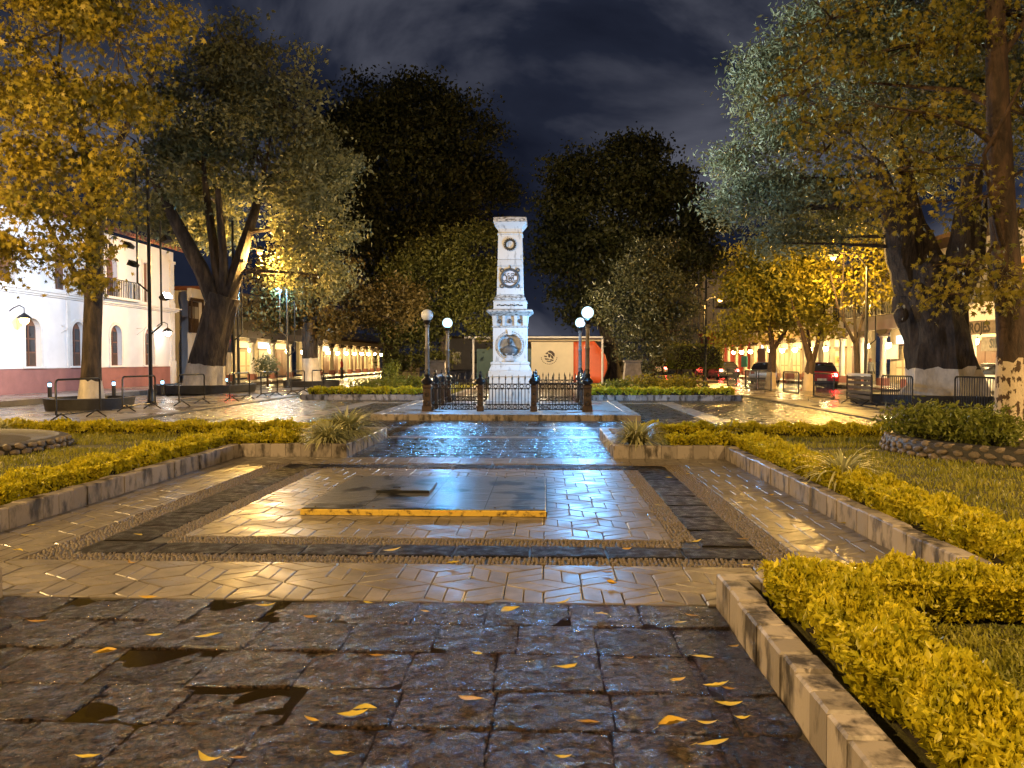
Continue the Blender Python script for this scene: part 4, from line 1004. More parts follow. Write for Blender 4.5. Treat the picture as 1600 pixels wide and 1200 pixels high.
# near sweetgum in the stone ring
tree('slim sweetgum with peeling whitewashed trunk and drooping yellow star leaves at the right edge', (1577,700), RC[1]+.2,
     [(1577,660,.225),(1578,600,.205),(1580,540,.20),(1575,440,.195),(1566,330,.19),(1560,200,.17),(1556,80,.15),(1552,-60,.12)],
     [[(1572,395,.045),(1540,370,.04),(1508,320,.035),(1478,270,.03),(1488,225,.025),(1495,180,.015)], [(1560,370,.03),(1530,420,.028),(1500,455,.02),(1465,465,.012)], [(1560,170,.06),(1520,130,.05),(1450,110,.03),(1380,90,.015)],
      [(1560,230,.06),(1500,210,.04),(1420,200,.025),(1330,200,.012)], [(1556,100,.07),(1585,60,.05),(1620,0,.03)], [(1566,300,.04),(1600,270,.03),(1640,250,.02)]],
     [(1500,60,70,.3),(1560,20,70,.5),(1420,180,50,-.4),(1335,195,42,-.4),(1290,235,38,-.5),(1330,280,40,-.3),(1400,270,45,-.3),(1250,150,14,-.4),(1245,110,10,-.4),(1255,190,20,-.4),(1470,250,45,-.3),(1500,330,16,-.8),(1475,462,13,-.8),(1545,440,18,-.6),(1590,340,40,.4),(1600,180,60,.5),(1440,70,60,.2),(1350,90,45,.4),(1515,415,12,-.7),(1375,330,22,-.2),(1300,30,50,1.0),(1562,475,16,-.5)],
     400, 16, .125, m_sweet2, 'star', m_bark2, 1.38, m_limepeel, cr=.20, z0=LZ+.1, twigs=150, ridge=.06, rootflare=1.2, shell=(.2,1.0), sides=18)

# clipped block trees and shrubs
def leafblob(name, label, cat, c, ax, n, ls, lm, boxy=False, stems=None, group=None):
    t = thing(name, label, cat, (c[0], c[1], c[3] if len(c) > 3 else 0), 0, group); z0 = c[3] if len(c) > 3 else 0
    if boxy:
        v = rng.uniform(-1,1,(n,3)); k = rng.integers(0,3,n); v[np.arange(n),k] = np.where(rng.random(n) < .5, -1, 1)*rng.uniform(.88,1.03,n)
    else:
        v = rng.normal(size=(n,3)); v /= np.linalg.norm(v,axis=1,keepdims=True); v *= rng.uniform(.35,1.05,(n,1))*(1+.22*np.sin(v[:,:1]*7+v[:,1:2]*5+c[0]*9))
    P = v*np.array(ax)+np.array([0,0,c[2]-z0]); P = P[P[:,2] > .02]; Dn = rng.normal(size=(len(P),3)); Dn[:,2] += .5
    o = link('foliage', leaves('foliage', P, Dn, ls*rng.uniform(.6,1.4,len(P)), lm, .42), t); o['kind'] = 'stuff'
    if boxy: MB().box(-ax[0]*.85, ax[0]*.85, -ax[1]*.85, ax[1]*.85, c[2]-z0-ax[2]*.85, c[2]-z0+ax[2]*.85).obj('inner_light_block', m_hcore, t)  # same dark light-blocking solid, added inside the clipped foliage
    st = MB()
    if stems:
        for (dx, dy, r) in stems: st.tube([(dx*.6,dy,0),(dx,dy,c[2]-z0-ax[2]*.5)], [r,r*.8], 7)
    else:
        for k in range(9): a = random.uniform(0,6.28); st.tube([(0,0,0),(math.cos(a)*ax[0]*.3,math.sin(a)*ax[1]*.3,(c[2]-z0)*.7),(math.cos(a)*ax[0]*.75,math.sin(a)*ax[1]*.7,(c[2]-z0)*1.2)], [.012,.009,.004], 4)
    st.obj('stems', m_bark2, t); return t
p = D(1085, 557, 58); leafblob('clipped_tree', 'square-clipped dark green tree block beyond the right far lawn', 'tree', (p.x, 58, p.z), (1.9,1.4,.9), 5200, .16, m_shrub, True, [(-1.2,0,.1),(0,.3,.1),(1.2,0,.1)])
p = D(1058, 552, 66); leafblob('clipped_tree', 'darker square-clipped tree block behind another near the blue-lit sign', 'tree', (p.x-.6, 66, p.z), (1.5,1.4,1.0), 3000, .18, m_dark, True, [(-.8,0,.1),(.8,0,.1)])
for (px, py, d, rx, rz, lab) in ((1435,688,13.0,.62,.34,'leftmost leafy shrub inside the right stone ring'), (1492,690,12.4,.55,.33,'middle leafy shrub inside the right stone ring'), (1548,690,11.6,.5,.33,'leafy shrub in front of the peeling trunk in the stone ring'), (1590,685,12.9,.55,.36,'rightmost leafy shrub in the right stone ring')):
    p = D(px, py, d); leafblob('shrub', lab, 'shrub', (p.x, d, LZ+.17+rz*.8, LZ+.12), (rx,.5,rz), 2100, .085, m_shrub, group='shrubs in the stone ring')
# far lawns beside the monument axis
for s, nm in ((-1,'left'),(1,'right')):
    t = bed_thing('far kerbed lawn bed behind the monument on the %s' % nm)
    xa, xb, ya, yb = 2.6, 8.6, 30.0, 44.0
    kerb(t, s*xa, ya, s*xb, ya, .55, .2, .2); kerb(t, s*xa, ya+.1, s*xa, yb, .8, .2, .2); kerb(t, s*xb, ya+.1, s*xb, yb, .8, .2, .2)
    xs = sorted((s*(xa+.1), s*(xb-.1))); MB().add([(xs[0],ya+.1,LZ+.05),(xs[1],ya+.1,LZ+.05),(xs[1],yb,LZ+.05),(xs[0],yb,LZ+.05)],[(0,1,2,3)]).obj('lawn_soil', m_turf, t)
    hedge('low yellow hedge on the kerb of the far %s bed behind the monument' % nm, s*(xa+.3), ya+.45, s*(xb-.2), ya+.45, .5, .2, .42, .13, 900)
    lz = LZ; LZ = .15
    grass('rough lawn grass of the far %s bed' % nm, [(xs[0], xs[1], ya+.8, yb)], 130, .16); LZ = lz
for (px, d, rx, rz, lab, lm) in ((590,33.5,1.3,.35,'dark low shrub row in the far left bed',m_shrub),(640,36,1.2,.4,'dark low shrub near the unlit lamp in the far left bed',m_shrub),(1010,36,1.1,.42,'leafy flowering shrub in the far right bed below the evergreen',m_ylw),(1065,37,1.2,.4,'leafy shrub at the right end of the far right bed',m_ylw),(965,34,.9,.3,'clipped shrub by the fence in the far right bed',m_shrub),(612,42,.5,.8,'upright dark bush near the end of the left arcade',m_shrub)):
    p = D(px, 600, d); leafblob('shrub', lab, 'shrub', (p.x, d, .15+rz*.85, .12), (rx,.7,rz), 900, .15, lm)
p = D(418, 578, 44); leafblob('potted_tree', 'small bushy tree in a pale planter before the left shop', 'tree', (p.x, 44, p.z+.25), (.75,.7,.65), 900, .16, m_willow, False, [(0,0,.06)])

# ------------------------------------------------------------------ building helpers
ZV = Vector((0,0,1))
def frame(o, U, N_): return (Vector(o), Vector(U), ZV, Vector(N_))
def wall(parent, f, u0, u1, v0, v1, ops, m, th=0.3, name='wall'):
    b = MB(); x = u0
    for (a, c, lo, hi, arch) in sorted(ops):
        if a > x: b.slab([(x,v0),(a,v0),(a,v1),(x,v1)], f, -th, 0)
        if lo > v0: b.slab([(a,v0),(c,v0),(c,lo),(a,lo)], f, -th, 0)
        if hi < v1: b.slab([(a,hi),(c,hi),(c,v1),(a,v1)], f, -th, 0)
        if arch:
            w = (c-a)/2; sp = hi-w; mid = (a+c)/2; arc = [(mid-w*math.cos(q), sp+w*math.sin(q)) for q in np.linspace(0, math.pi/2, 7)]
            b.slab(arc+[(a,hi)], f, -th, 0)
            b.slab([(2*mid-p[0],p[1]) for p in arc]+[(c,hi)], f, -th, 0)
        x = c
    if x < u1: b.slab([(x,v0),(u1,v0),(u1,v1),(x,v1)], f, -th, 0)
    return b.obj(name, m, parent)
def arch_trim(parent, f, a, c, lo, hi, t=.14, d=.05, m=None, arch=True):
    b = MB(); w = (c-a)/2; mid = (a+c)/2; sp = hi-w if arch else hi
    b.slab([(a-t,lo),(a,lo),(a,sp),(a-t,sp)], f, .001, d); b.slab([(c,lo),(c+t,lo),(c+t,sp),(c,sp)], f, .001, d)
    if arch:
        qs = np.linspace(0, math.pi, 13)
        for q0, q1 in zip(qs[:-1], qs[1:]):
            b.slab([(mid-w*math.cos(q0),sp+w*math.sin(q0)),(mid-w*math.cos(q1),sp+w*math.sin(q1)),(mid-(w+t)*math.cos(q1),sp+(w+t)*math.sin(q1)),(mid-(w+t)*math.cos(q0),sp+(w+t)*math.sin(q0))], f, .001, d)
    else: b.slab([(a-t,hi),(c+t,hi),(c+t,hi+t),(a-t,hi+t)], f, .001, d)
    return b.obj('window_surround', m or m_trim, parent)
def casement(parent, f, a, c, lo, hi, m=None, glass=None, rows=3, nm='window'):
    m = m or m_wood; glass = glass or m_glassd
    b = MB(); b.slab([(a,lo),(c,lo),(c,hi),(a,hi)], f, -.24, -.20); w = b.obj(nm, m, parent)
    mid = (a+c)/2; q = MB(); q.slab([(mid-.025,lo),(mid+.025,lo),(mid+.025,hi),(mid-.025,hi)], f, -.199, -.17); q.obj('mullion', m, w)
    for side_ in (0,1):
        ua, ub = (a+.07, mid-.06) if side_ == 0 else (mid+.06, c-.07)
        for r in range(rows):
            va = lo+.1+(hi-lo-.35)*r/rows; vb = lo+.1+(hi-lo-.35)*(r+1)/rows-.07
            p = MB(); p.slab([(ua,va),(ub,va),(ub,vb),(ua,vb)], f, -.199, -.19); p.obj('pane', glass if r else m_woodd, w)
    return w
def lantern(label, p, r=.17, m=None, hang=.5, group='hanging lanterns of the arcades'):
    t = thing('lantern', label, 'lantern', p, 0, group)
    MB().sphere((0,0,0), r, 12, 8).obj('globe', m or e_lan, t, True)
    MB().lathe([(r*1.25,r*.55),(r*.8,r*.95),(r*.25,r*1.25),(.02,r*1.3)], 12).obj('cap', m_pole, t, True)
    MB().tube([(0,0,r*1.25),(0,0,r+hang)], .012, 5).obj('chain', m_pole, t); return t

# ------------------------------------------------------------------ white corner building on the left
XL = -20.9
def uy(px, x, py=540): return WX(px, py, x).y
f = frame((XL,0,0), (0,1,0), (1,0,0)); yc = uy(272, XL, 500); y0 = 22.0
bl = thing('corner_building', 'two-storey white plaster building with arched windows and terracotta dado, far left', 'building', (0,0,0))
ops1 = []; ops2 = []
for px in (-60, 51, 122, 181, 233): u = uy(px, XL); ops1.append((u-.5, u+.5, 1.24, 3.35, True))
for px in (10, 95, 174): u = uy(px, XL, 440); ops2.append((u-.48, u+.48, 4.75, 6.85, True))
u = uy(229, XL, 440); ops2.append((u-.36, u+.36, 4.75, 6.9, False))
wall(bl, f, y0, yc, 1.2, 4.45, ops1, m_wallw); wall(bl, f, y0, yc, 4.45, 7.9, ops2, m_wallw)
MB().slab([(y0,.1),(yc-.62,.1),(yc-.62,1.2),(y0,1.2)], f, -.3, .03).obj('dado', m_dado, bl)
MB().box(XL-9, XL-.3, yc-.3, yc, .1, 7.9).obj('side_wall', m_wallw, bl); MB().box(XL-9, XL-8.8, y0, yc-.3, .1, 7.9).obj('rear_wall', m_wallw, bl)
MB().box(XL-8.8, XL-.31, y0, y0+.2, .1, 7.9).obj('side_wall', m_wallw, bl); MB().box(XL-8.8,XL-.31,y0+.2,yc-.31,4.4,4.5).obj('floor_slab', m_wallg, bl)
for o_ in ops1:
    arch_trim(bl, f, *o_[:4]); casement(bl, f, *o_[:4])
    MB().slab([(o_[0]-.22,1.205),(o_[1]+.22,1.205),(o_[1]+.22,1.29),(o_[0]-.22,1.29)], f, .001, .12).obj('window_sill', m_trim, bl)
for o_ in ops2: arch_trim(bl, f, *o_[:4], arch=o_[4]); casement(bl, f, *o_[:4], m=m_wood, glass=m_wood)
for (v0_, v1_, d_) in ((4.35,4.42,.12),(4.42,4.52,.22),(4.52,4.6,.32)): MB().slab([(y0,v0_),(yc+d_,v0_),(yc+d_,v1_),(y0,v1_)], f, .002, d_).obj('cornice_course', m_trim, bl)
MB().slab([(y0,1.195),(yc-.63,1.195),(yc-.63,1.235),(y0,1.235)], f, .031, .06).obj('dado_cap', m_trim, bl)
for (ua, ub, va, vb, d_) in ((yc-.6,yc+.02,.1,1.5,.10),(yc-.52,yc-.05,1.5,4.34,.07),(yc-.6,yc+.01,4.61,4.9,.09),(yc-.52,yc-.05,4.9,7.2,.06),(yc-.6,yc+.04,7.2,7.35,.12)): MB().slab([(ua,va),(ub,va),(ub,vb),(ua,vb)], f, .003, d_).obj('corner_pilaster', m_dado if va < 1 and False else m_trim, bl)
for px in (107, 30): u = uy(px, XL); MB().slab([(u-.12,1.24),(u+.12,1.24),(u+.12,4.34),(u-.12,4.34)], f, .002, .05).obj('pilaster_strip', m_trim, bl)
rfe = MB(); n = int((yc+1-y0)/.22)
tm = MB().tube([(.75,0,0),(-.6,0,.42)], .085, 7).mesh('roof_tile', m_rooft, True)
MB().add([(XL+.72,y0,7.86),(XL+.72,yc+.5,7.86),(XL-4.6,yc+.5,9.5),(XL-4.6,y0,9.5),(XL+.72,y0,7.95),(XL+.72,yc+.5,7.95),(XL-4.6,yc+.5,9.6),(XL-4.6,y0,9.6)],[(0,1,2,3),(4,5,6,7),(0,1,5,4),(1,2,6,5),(2,3,7,6),(3,0,4,7)]).obj('roof', m_rooft, bl)
for i in range(n): link('roof_tile', tm, bl, (XL+.02, y0+.5+i*.22, 8.0))
ba, bb = uy(104, XL, 455), uy(203, XL, 455)
blc = MB().slab([(ba,4.605),(bb,4.605),(bb,4.72),(ba,4.72)], f, .01, .62).obj('balcony', m_trim, bl)
pkm = MB().box(-.014,.014,-.014,.014,0,.85).mesh('baluster', m_pole)
for i in range(int((bb-ba)/.16)): link('baluster', pkm, blc, (XL+.58, ba+.05+i*.16, 4.72))
for i in range(4): link('baluster', pkm, blc, (XL+.12+i*.14, bb-.03, 4.72))
MB().slab([(ba,5.56),(bb,5.56),(bb,5.6),(ba,5.6)], f, .55, .61).obj('handrail', m_pole, blc)
u = uy(165, XL, 388); link('lettering', text_mesh('CULTURA', .52, m_text, .02), bl, (XL+.03, u-.15, 7.25), (R(90),0,R(90)))
for px, py in ((95,508),(213,513)):
    p = WX(px, py, XL); MB().tube([(p.x+.02,p.y,p.z),(p.x+.5,p.y,p.z),(p.x+.02,p.y,p.z-.35)], .018, 5).obj('wall_bracket', m_trim, bl)
def wall_lantern(label, px, py, m_, off=.62):
    p = WX(px, py, XL+off); t = thing('wall_lantern', label, 'lantern', p)
    MB().sphere((0,0,0), .17, 14, 9).obj('globe', m_, t, True)
    MB().lathe([(.30,.06),(.2,.17),(.06,.27),(.02,.3)], 14).obj('shade', m_pole, t, True)
    MB().tube([(0,0,.28),(0,0,.5),(-.2,0,.6),(-.45,0,.5),(-off-.02,0,.35)], .022, 6).obj('arm', m_pole, t)
wall_lantern('glowing warm lantern on scrolled arm by the leftmost arched window', 38, 500, e_lan2)
wall_lantern('bright white hanging lantern at the right corner of the white building', 262, 520, e_lanw)

# bollards with cool lamps in front of it
for i, (px, py) in enumerate(((78,622),(178,619),(254,616),(354,608))):
    p = G(px, py, .14 if i < 3 else 0); lab = ('leftmost lit bollard before the white building','middle lit bollard before the white building, right of the sweetgum','lit bollard nearest the white building corner pilaster','lit bollard beside the giant left trunk')[i]
    t = thing('bollard_light', lab, 'bollard light', p, 0, 'low bollard lights by the footway'); s = p.y/36
    MB().lathe([(.075,0),(.075,.42),(.05,.43)], 12).obj('post', m_pole, t, True); MB().lathe([(.055,.43),(.06,.47),(.06,.53),(.05,.56)], 12).obj('lens', e_boll, t, True); MB().lathe([(.085,.56),(.085,.59),(.02,.62)], 12).obj('cap', m_pole, t, True)

# grey building beyond the side street
y1_ = yc+4.5; ye = uy(352, XL-.3, 540); g = thing('corner_house', 'plain pale two-storey house with tiled eave beyond the side street', 'building', (0,0,0))
f2 = frame((XL-.3,0,0), (0,1,0), (1,0,0)); um = uy(308, XL-.3, 510)
wall(g, f2, y1_, ye, .1, 6.1, [(um-.7, um+.7, 3.3, 5.3, False)], m_wallw); casement(g, f2, um-.7, um+.7, 3.3, 5.3, m_woodd, m_wallg, 2)
arch_trim(g, f2, um-.7, um+.7, 3.3, 5.3, .2, .06, m_woodd, False)
MB().box(XL-8, XL-.61, y1_, y1_+.3, .1, 6.1).obj('side_wall', m_wallw, g); MB().box(XL-8,XL+.35,y1_-.3,ye,6.1,6.35).obj('eave', m_rooft, g)
MB().slab([(y1_+1,2.35),(ye-2,2.35),(ye-2,1.75),(y1_+1,1.75)], f2, .01, .9).obj('awning', m_pole, g)
MB().slab([(y1_+1,.1),(ye-2,.1),(ye-2,1.74),(y1_+1,1.74)], f2, .002, .03).obj('shopfront', m_dado, g)
for i in range(6): MB().slab([(ye-3.5+i*.5,2.7),(ye-3.2+i*.5,2.7),(ye-3.2+i*.5,2.95),(ye-3.5+i*.5,2.95)], f2, .002, .02).obj('vent_block', m_pole, g)

# ------------------------------------------------------------------ arcades
ORD = ['first','second','third','fourth','fifth','sixth','seventh','eighth','ninth','tenth','eleventh','twelfth','thirteenth','fourteenth']
def arcade(nm, label, xf, s, y0, y1, pitch, hcol, depth, wallm, colm, beamm, roofm, upper, lan_n, lan_label, warm=True, lit_panels=True, colr=.17):
    t = thing(nm, label, 'arcade', (0,0,0)); N_ = (1,0,0) if s < 0 else (-1,0,0)
    sg = 1 if s < 0 else -1     # direction of the street from the front
    xb = xf-sg*depth; z0 = .14; n = int((y1-y0)/pitch)
    col = MB(); col.frus([(-.26,-.26,.26,.26,0),(-.26,-.26,.26,.26,.42)]); base_me = col.mesh('column_base', m_dado)
    cm = MB(); cm.lathe([(.21,.42),(.21,.5),(colr,.56),(colr*.92,hcol-.22),(.2,hcol-.18),(.23,hcol-.08)], 12); col_me = cm.mesh('column', colm, True)
    cp = MB(); cp.box(-.24,.24,-.24,.24,hcol-.08,hcol); cp.frus([(-.12,-.62,.12,.62,hcol+.12),(-.12,-.75,.12,.75,hcol+.28)]); cp.frus([(-.12,-.24,.12,.24,hcol),(-.12,-.62,.12,.62,hcol+.12)]); cap_me = cp.mesh('column_capital', beamm)
    for i in range(n+1):
        c = link('column', col_me, t, (xf, y0+i*pitch, z0)); link('column_base', base_me, c); link('column_capital', cap_me, c)
    zt = z0+hcol+.28
    MB().box(min(xf-.16,xf+.16), max(xf-.16,xf+.16), y0-.4, y1+.4, zt, zt+.55).obj('beam', wallm, t)
    MB().box(min(xb,xb-sg*.3), max(xb,xb-sg*.3), y0-.4, y1+.4, z0, zt+.5).obj('back_wall', m_wallc if warm else m_wallw, t)
    MB().box(min(xf-sg*.17,xb), max(xf-sg*.17,xb), y0-.4, y1+.4, zt+.42, zt+.54).obj('ceiling', m_woodd, t)
    fb = frame((xb,0,0), (0,1,0), N_)
    for i in range(n):
        u = y0+(i+.5)*pitch; w = pitch*.33; r_ = random.Random(i*7+int(y0))
        k = r_.choice((0,1,2,2))
        dd = MB(); dd.slab([(u-w,z0),(u+w,z0),(u+w,z0+2.3),(u-w,z0+2.3)], fb, .002, .05); dr = dd.obj('shop_door', (m_shutter, m_wood, m_walltan)[k], t)
        glow_m = r_.choice((e_gloww, e_gloww, e_glowb)); MB().slab([(u-w,z0+2.45),(u+w,z0+2.45),(u+w,z0+2.95),(u-w,z0+2.95)], fb, .002, .04).obj('door_glow_panel', glow_m, t)  # added glowing panel, stands in for light from inside the shop
        if k == 0:
            for j in range(11): MB().slab([(u-w,z0+.05+j*.2),(u+w,z0+.05+j*.2),(u+w,z0+.2+j*.2),(u-w,z0+.2+j*.2)], fb, .051, .065).obj('shutter_slat', m_shutter, dr)
        else:
            for sx in (-1,1):
                for (va, vb) in ((.15,.9),(1.0,2.1)): MB().slab([(u+sx*w*.5-w*.36,z0+va),(u+sx*w*.5+w*.36,z0+va),(u+sx*w*.5+w*.36,z0+vb),(u+sx*w*.5-w*.36,z0+vb)], fb, .051, .07).obj('door_panel', m_wood if k == 1 else m_cream, dr)
        MB().slab([(u-w-.1,z0+2.3),(u+w+.1,z0+2.3),(u+w+.1,z0+2.42),(u-w-.1,z0+2.42)], fb, .002, .09).obj('door_lintel', m_wood, t)
    upper(t, xf, sg, zt+.55, y0-.4, y1+.4)
    for i in range(min(n, 12)):  # a lantern in every bay, extra ones added to brighten the arcade
        k = i; yy = y0+(k+.5)*pitch
        lantern(lan_label[0]+', '+ORD[i]+' from its near end, in a row with some added to brighten it', (xf-sg*.9, yy, z0+hcol-.55), .19, e_lan, .75)
    return t
def up_left(t, xf, sg, z, y0, y1):
    MB().frus([(xf-6,y0,xf+.7,y1,z),(xf-6,y0,xf+.7,y1,z+.15),(xf-6,y0,xf-2.5,y1,z+1.3)]).obj('roof', m_woodd, t)
    for i in range(int((y1-y0)/.8)): MB().box(xf+.17, xf+.62, y0+i*.8, y0+i*.8+.12, z-.14, z-.002).obj('rafter', m_woodd, t)
def up_left2(t, xf, sg, z, y0, y1):
    MB().box(xf-4, xf+.12, y0, y1, z, z+2.6).obj('upper_wall', m_wallg, t); MB().box(xf-4, xf+.4, y0, y1, z+.9, z+1.15).obj('cornice', m_woodd, t)
    for i in range(3): MB().box(xf+.121, xf+.16, y0+1+i*2.6, y0+2+i*2.6, z+1.3, z+2.4).obj('window', m_glassd, t)
def up_right(t, xf, sg, z, y0, y1):
    MB().box(xf-.05, xf+4, y0, y1, z, z+.25).obj('balcony_slab', m_trim, t)
    MB().box(xf+1.2, xf+4, y0, y1, z+.25, z+3.4).obj('upper_wall', m_wallg, t)
    n = int((y1-y0)/1.5)
    for i in range(n):
        MB().box(xf+1.15, xf+1.199, y0+.4+i*1.5, y0+1.4+i*1.5, z+.3, z+2.6).obj('shutter_door', m_wallg2 if i % 3 else m_glassd, t)
    rl = MB().box(xf-.03, xf+.01, y0, y1, z+1.1, z+1.16).obj('balcony_rail', m_pole, t); MB().box(xf-.03, xf+.01, y0, y1, z+.30, z+.34).obj('bottom_rail', m_pole, rl)
    bm_ = MB().box(-.016,.016,-.016,.016,0,.76).mesh('baluster', m_pole)
    for i in range(int((y1-y0)/.34)): link('baluster', bm_, rl, (xf-.01, y0+i*.34, z+.34))
    MB().frus([(xf-.5,y0,xf+5,y1,z+3.4),(xf-.5,y0,xf+5,y1,z+3.6),(xf+3,y0,xf+5,y1,z+4.4)]).obj('roof', m_woodd, t)
m_wallg2 = mat('grey_blue_shutter', (0.16,0.165,0.17), 0.6, var=0.2, scale=3)
ya = uy(352, XL+.3, 560)+.3; ym = uy(500, XL+.4, 560)
arcade('corner_shop', 'brightly lit shop corner with white columns left of the white-based tree', XL+.4, -1, ya, ym, 4.2, 2.75, 3.0, m_wallw, m_wallw, m_wallg, None, up_left2, 3, ['lantern of the lit left shop corner'])
arcade('left_arcade', 'long arcade of slim columns glowing yellow, receding on the left street', XL+.6, -1, ym+3.4, 112, 3.6, 2.75, 3.2, m_walltan, m_wallc, m_woodd, None, up_left, 8, ['warm lantern of the long left arcade'])
XR = 20.0
arcade('right_arcade', 'colonnaded two-storey building with balcony behind the giant trunk on the right', XR, 1, 26.0, 50.0, 3.0, 2.85, 3.2, m_wallw, m_wallw, m_woodd, None, up_right, 6, ['lantern of the right colonnade by the giant trunk'])
arcade('right_arcade', 'farther yellow-lit colonnade on the right behind the street trees', XR-.2, 1, 53.2, 83, 3.3, 2.8, 3.2, m_walltan, m_wallc, m_woodd, None, up_right, 6, ['warm lantern of the farther right colonnade'])
# signs under the right colonnades
def sign(label, p, w, h, txt, tm_, bg, size, rz=R(-90)):
    t = thing('shop_sign', label, 'sign', p, rz)
    MB().box(-w/2, w/2, -.03, .03, -h/2, h/2).obj('board', bg, t)
    if txt: link('lettering', text_mesh(txt, size, tm_, .006), t, (0,-.038,0), (R(90),0,0))
    return t
m_signw = mat('white_sign_board', (0.75,0.73,0.68), 0.5, var=0.05); m_signd = mat('dark_sign_board', (0.03,0.03,0.04), 0.5, var=0.1); m_signg = mat('teal_sign_board', (0.03,0.30,0.32), 0.5, var=0.1); m_signy = mat('yellow_sign_board', (0.70,0.42,0.05), 0.5, var=0.1)
p = WX(1523, 513, XR-.25); sign('ornate lettered sign board above the right colonnade beside the giant trunk', p, 3.6, .55, 'A PROJES', m_text, m_pedestal, .6)
p = WX(1554, 537, XR+2.9); sign('small shop sign over the roller shutter right of the giant trunk', p, 2.2, .7, 'SIL', m_text, m_pedestal, .62)
p = WX(1592, 412, XR-.3); sign('yellow sign at the right edge of the picture', p, 2.6, .5, 'Col', m_dado, m_signy, .5)
p = WX(1190, 560, XR-.5); sign('dark framed hanging sign with pale lettering in the far colonnade', p, 2.2, 1.7, '', m_signw, m_signd, .4)
p = WX(1163, 565, XR-.8); sign('teal and white standing sign at the far colonnade', p, 2.0, 1.0, 'OPTICA', m_signw, m_signg, .4) if False else sign('teal hanging sign at the far end of the right colonnade', p, 2.0, 1.0, '', m_signw, m_signg, .4)
p = WX(1312, 562, XR+2.9); sign('yellow shop sign under the right colonnade near the slender tree', p, 1.6, .55, 'LOFF', m_text, m_signy, .42)
p = WX(1390, 550, XR+2.9); sign('arched shop sign with brown crest under the right colonnade', p, 2.4, .9, '', m_text, m_signw, .3)
# tall three-storey building at the far right end of the street
hb = thing('street_building', 'pale three-storey building with rows of tall windows far down the right street', 'building', (0,0,0))
fh = frame((19.0,0,0), (0,1,0), (-1,0,0))
for fl in range(3):
    z0_ = .1+fl*3.6; ops = [(u, u+1.1, z0_+.9, z0_+2.9, False) for u in np.arange(91.2, 123, 3.0)]
    wall(hb, fh, 90, 124, z0_, z0_+3.6, ops, m_walltan if fl < 1 else m_wallc)
    for o_ in ops:
        q = MB().slab([(o_[0],o_[2]),(o_[1],o_[2]),(o_[1],o_[3]),(o_[0],o_[3])], fh, -.25, -.2).obj('window', m_glassd, hb)
        MB().slab([(o_[0]-.2,o_[2]-.15),(o_[1]+.2,o_[2]-.15),(o_[1]+.2,o_[2]-.01),(o_[0]-.2,o_[2]-.01)], fh, .001, .15).obj('sill', m_trim, q)
    MB().slab([(90,z0_+3.45),(124,z0_+3.45),(124,z0_+3.599),(90,z0_+3.599)], fh, .002, .35).obj('cornice', m_trim, hb)
MB().box(19.3, 31, 90, 90.3, .1, 10.9).obj('end_wall', m_wallw, hb); MB().box(20.5, 31, 92, 122, 10.9, 13.2).obj('roof_storey', m_wallg, hb)
rb = thing('red_shop', 'dark red single-storey shop front at the far end of the right colonnade', 'building', (0,0,0)); MB().box(18.9, 24, 84, 89.6, .1, 4.2).obj('wall', m_redw, rb); MB().box(18.7, 24, 83.9, 89.7, 4.2, 4.6).obj('parapet', m_redw, rb)
for u in (85,87.2): q = MB().box(18.8,18.899,u,u+1.4,.2,2.6).obj('door', m_woodd, rb)
fbk = thing('end_building', 'low dark building closing the far end of the square', 'building', (0,0,0)); MB().box(-16, 14, 128, 134, 0, 5.2).obj('wall', m_wallg, fbk); MB().box(-16.4, 14.4, 127.6, 134.4, 5.2, 5.6).obj('roof', m_woodd, fbk)
for i in range(9): MB().box(-14.5+i*3.1,-13+i*3.1,127.9,127.99,1,3).obj('window', m_glassd, fbk)

# ------------------------------------------------------------------ stage wall in flag colours
SY = 50.0
def sx(px): return D(px, 560, SY).x
def szz(py): return D(840, py, SY).z
st_ = thing('stage', 'open-air stage wall in green, cream and red with eagle emblem and flat roof', 'stage', (0, SY, 0))
zt_, zb_ = szz(545), .1
MB().box(sx(745), sx(776)-.01, 0, .12, zb_, zt_).obj('green_panel', m_green, st_); 
MB().box(sx(776), sx(830), 0.0, .12, zb_, zt_).obj('green_panel', m_green, st_)
MB().box(sx(830)+.01, sx(896)-.01, -.06, .10, zb_, szz(534)).obj('cream_panel', m_cream, st_)
b = MB(); n = 9; V = []; F = []; zr = szz(533)
x0, x1 = sx(896), sx(948)
for i in range(n+1):
    q = i/n; xx = x0+(x1-x0)*q
    for j in range(7):
        zz = zb_+(zr-zb_)*j/6; bulge = 1-.16*q**3*(abs(j/6-.42)*1.6)**2*3
        V.append((x0+(xx-x0)*bulge, -.06-.9*(1-math.cos(q*1.3)), zz))
for i in range(n):
    for j in range(6): a = i*7+j; F.append((a,a+7,a+8,a+1))
b.add(V, F); ro = b.obj('red_panel', m_red, st_, True); sm = ro.modifiers.new('thick', 'SOLIDIFY'); sm.thickness = .06
MB().box(sx(728), sx(940), -1.1, 2.5, szz(529), szz(526.5)).obj('roof', m_trim, st_); MB().box(sx(742), sx(938), -.4, 2.3, szz(533.5), szz(529)-.003).obj('fascia', m_walltan, st_)
for px in (741, 940): MB().tube([(sx(px),-.7,0),(sx(px),-.7,szz(529))], .07, 8).obj('roof_post', m_trim, st_)
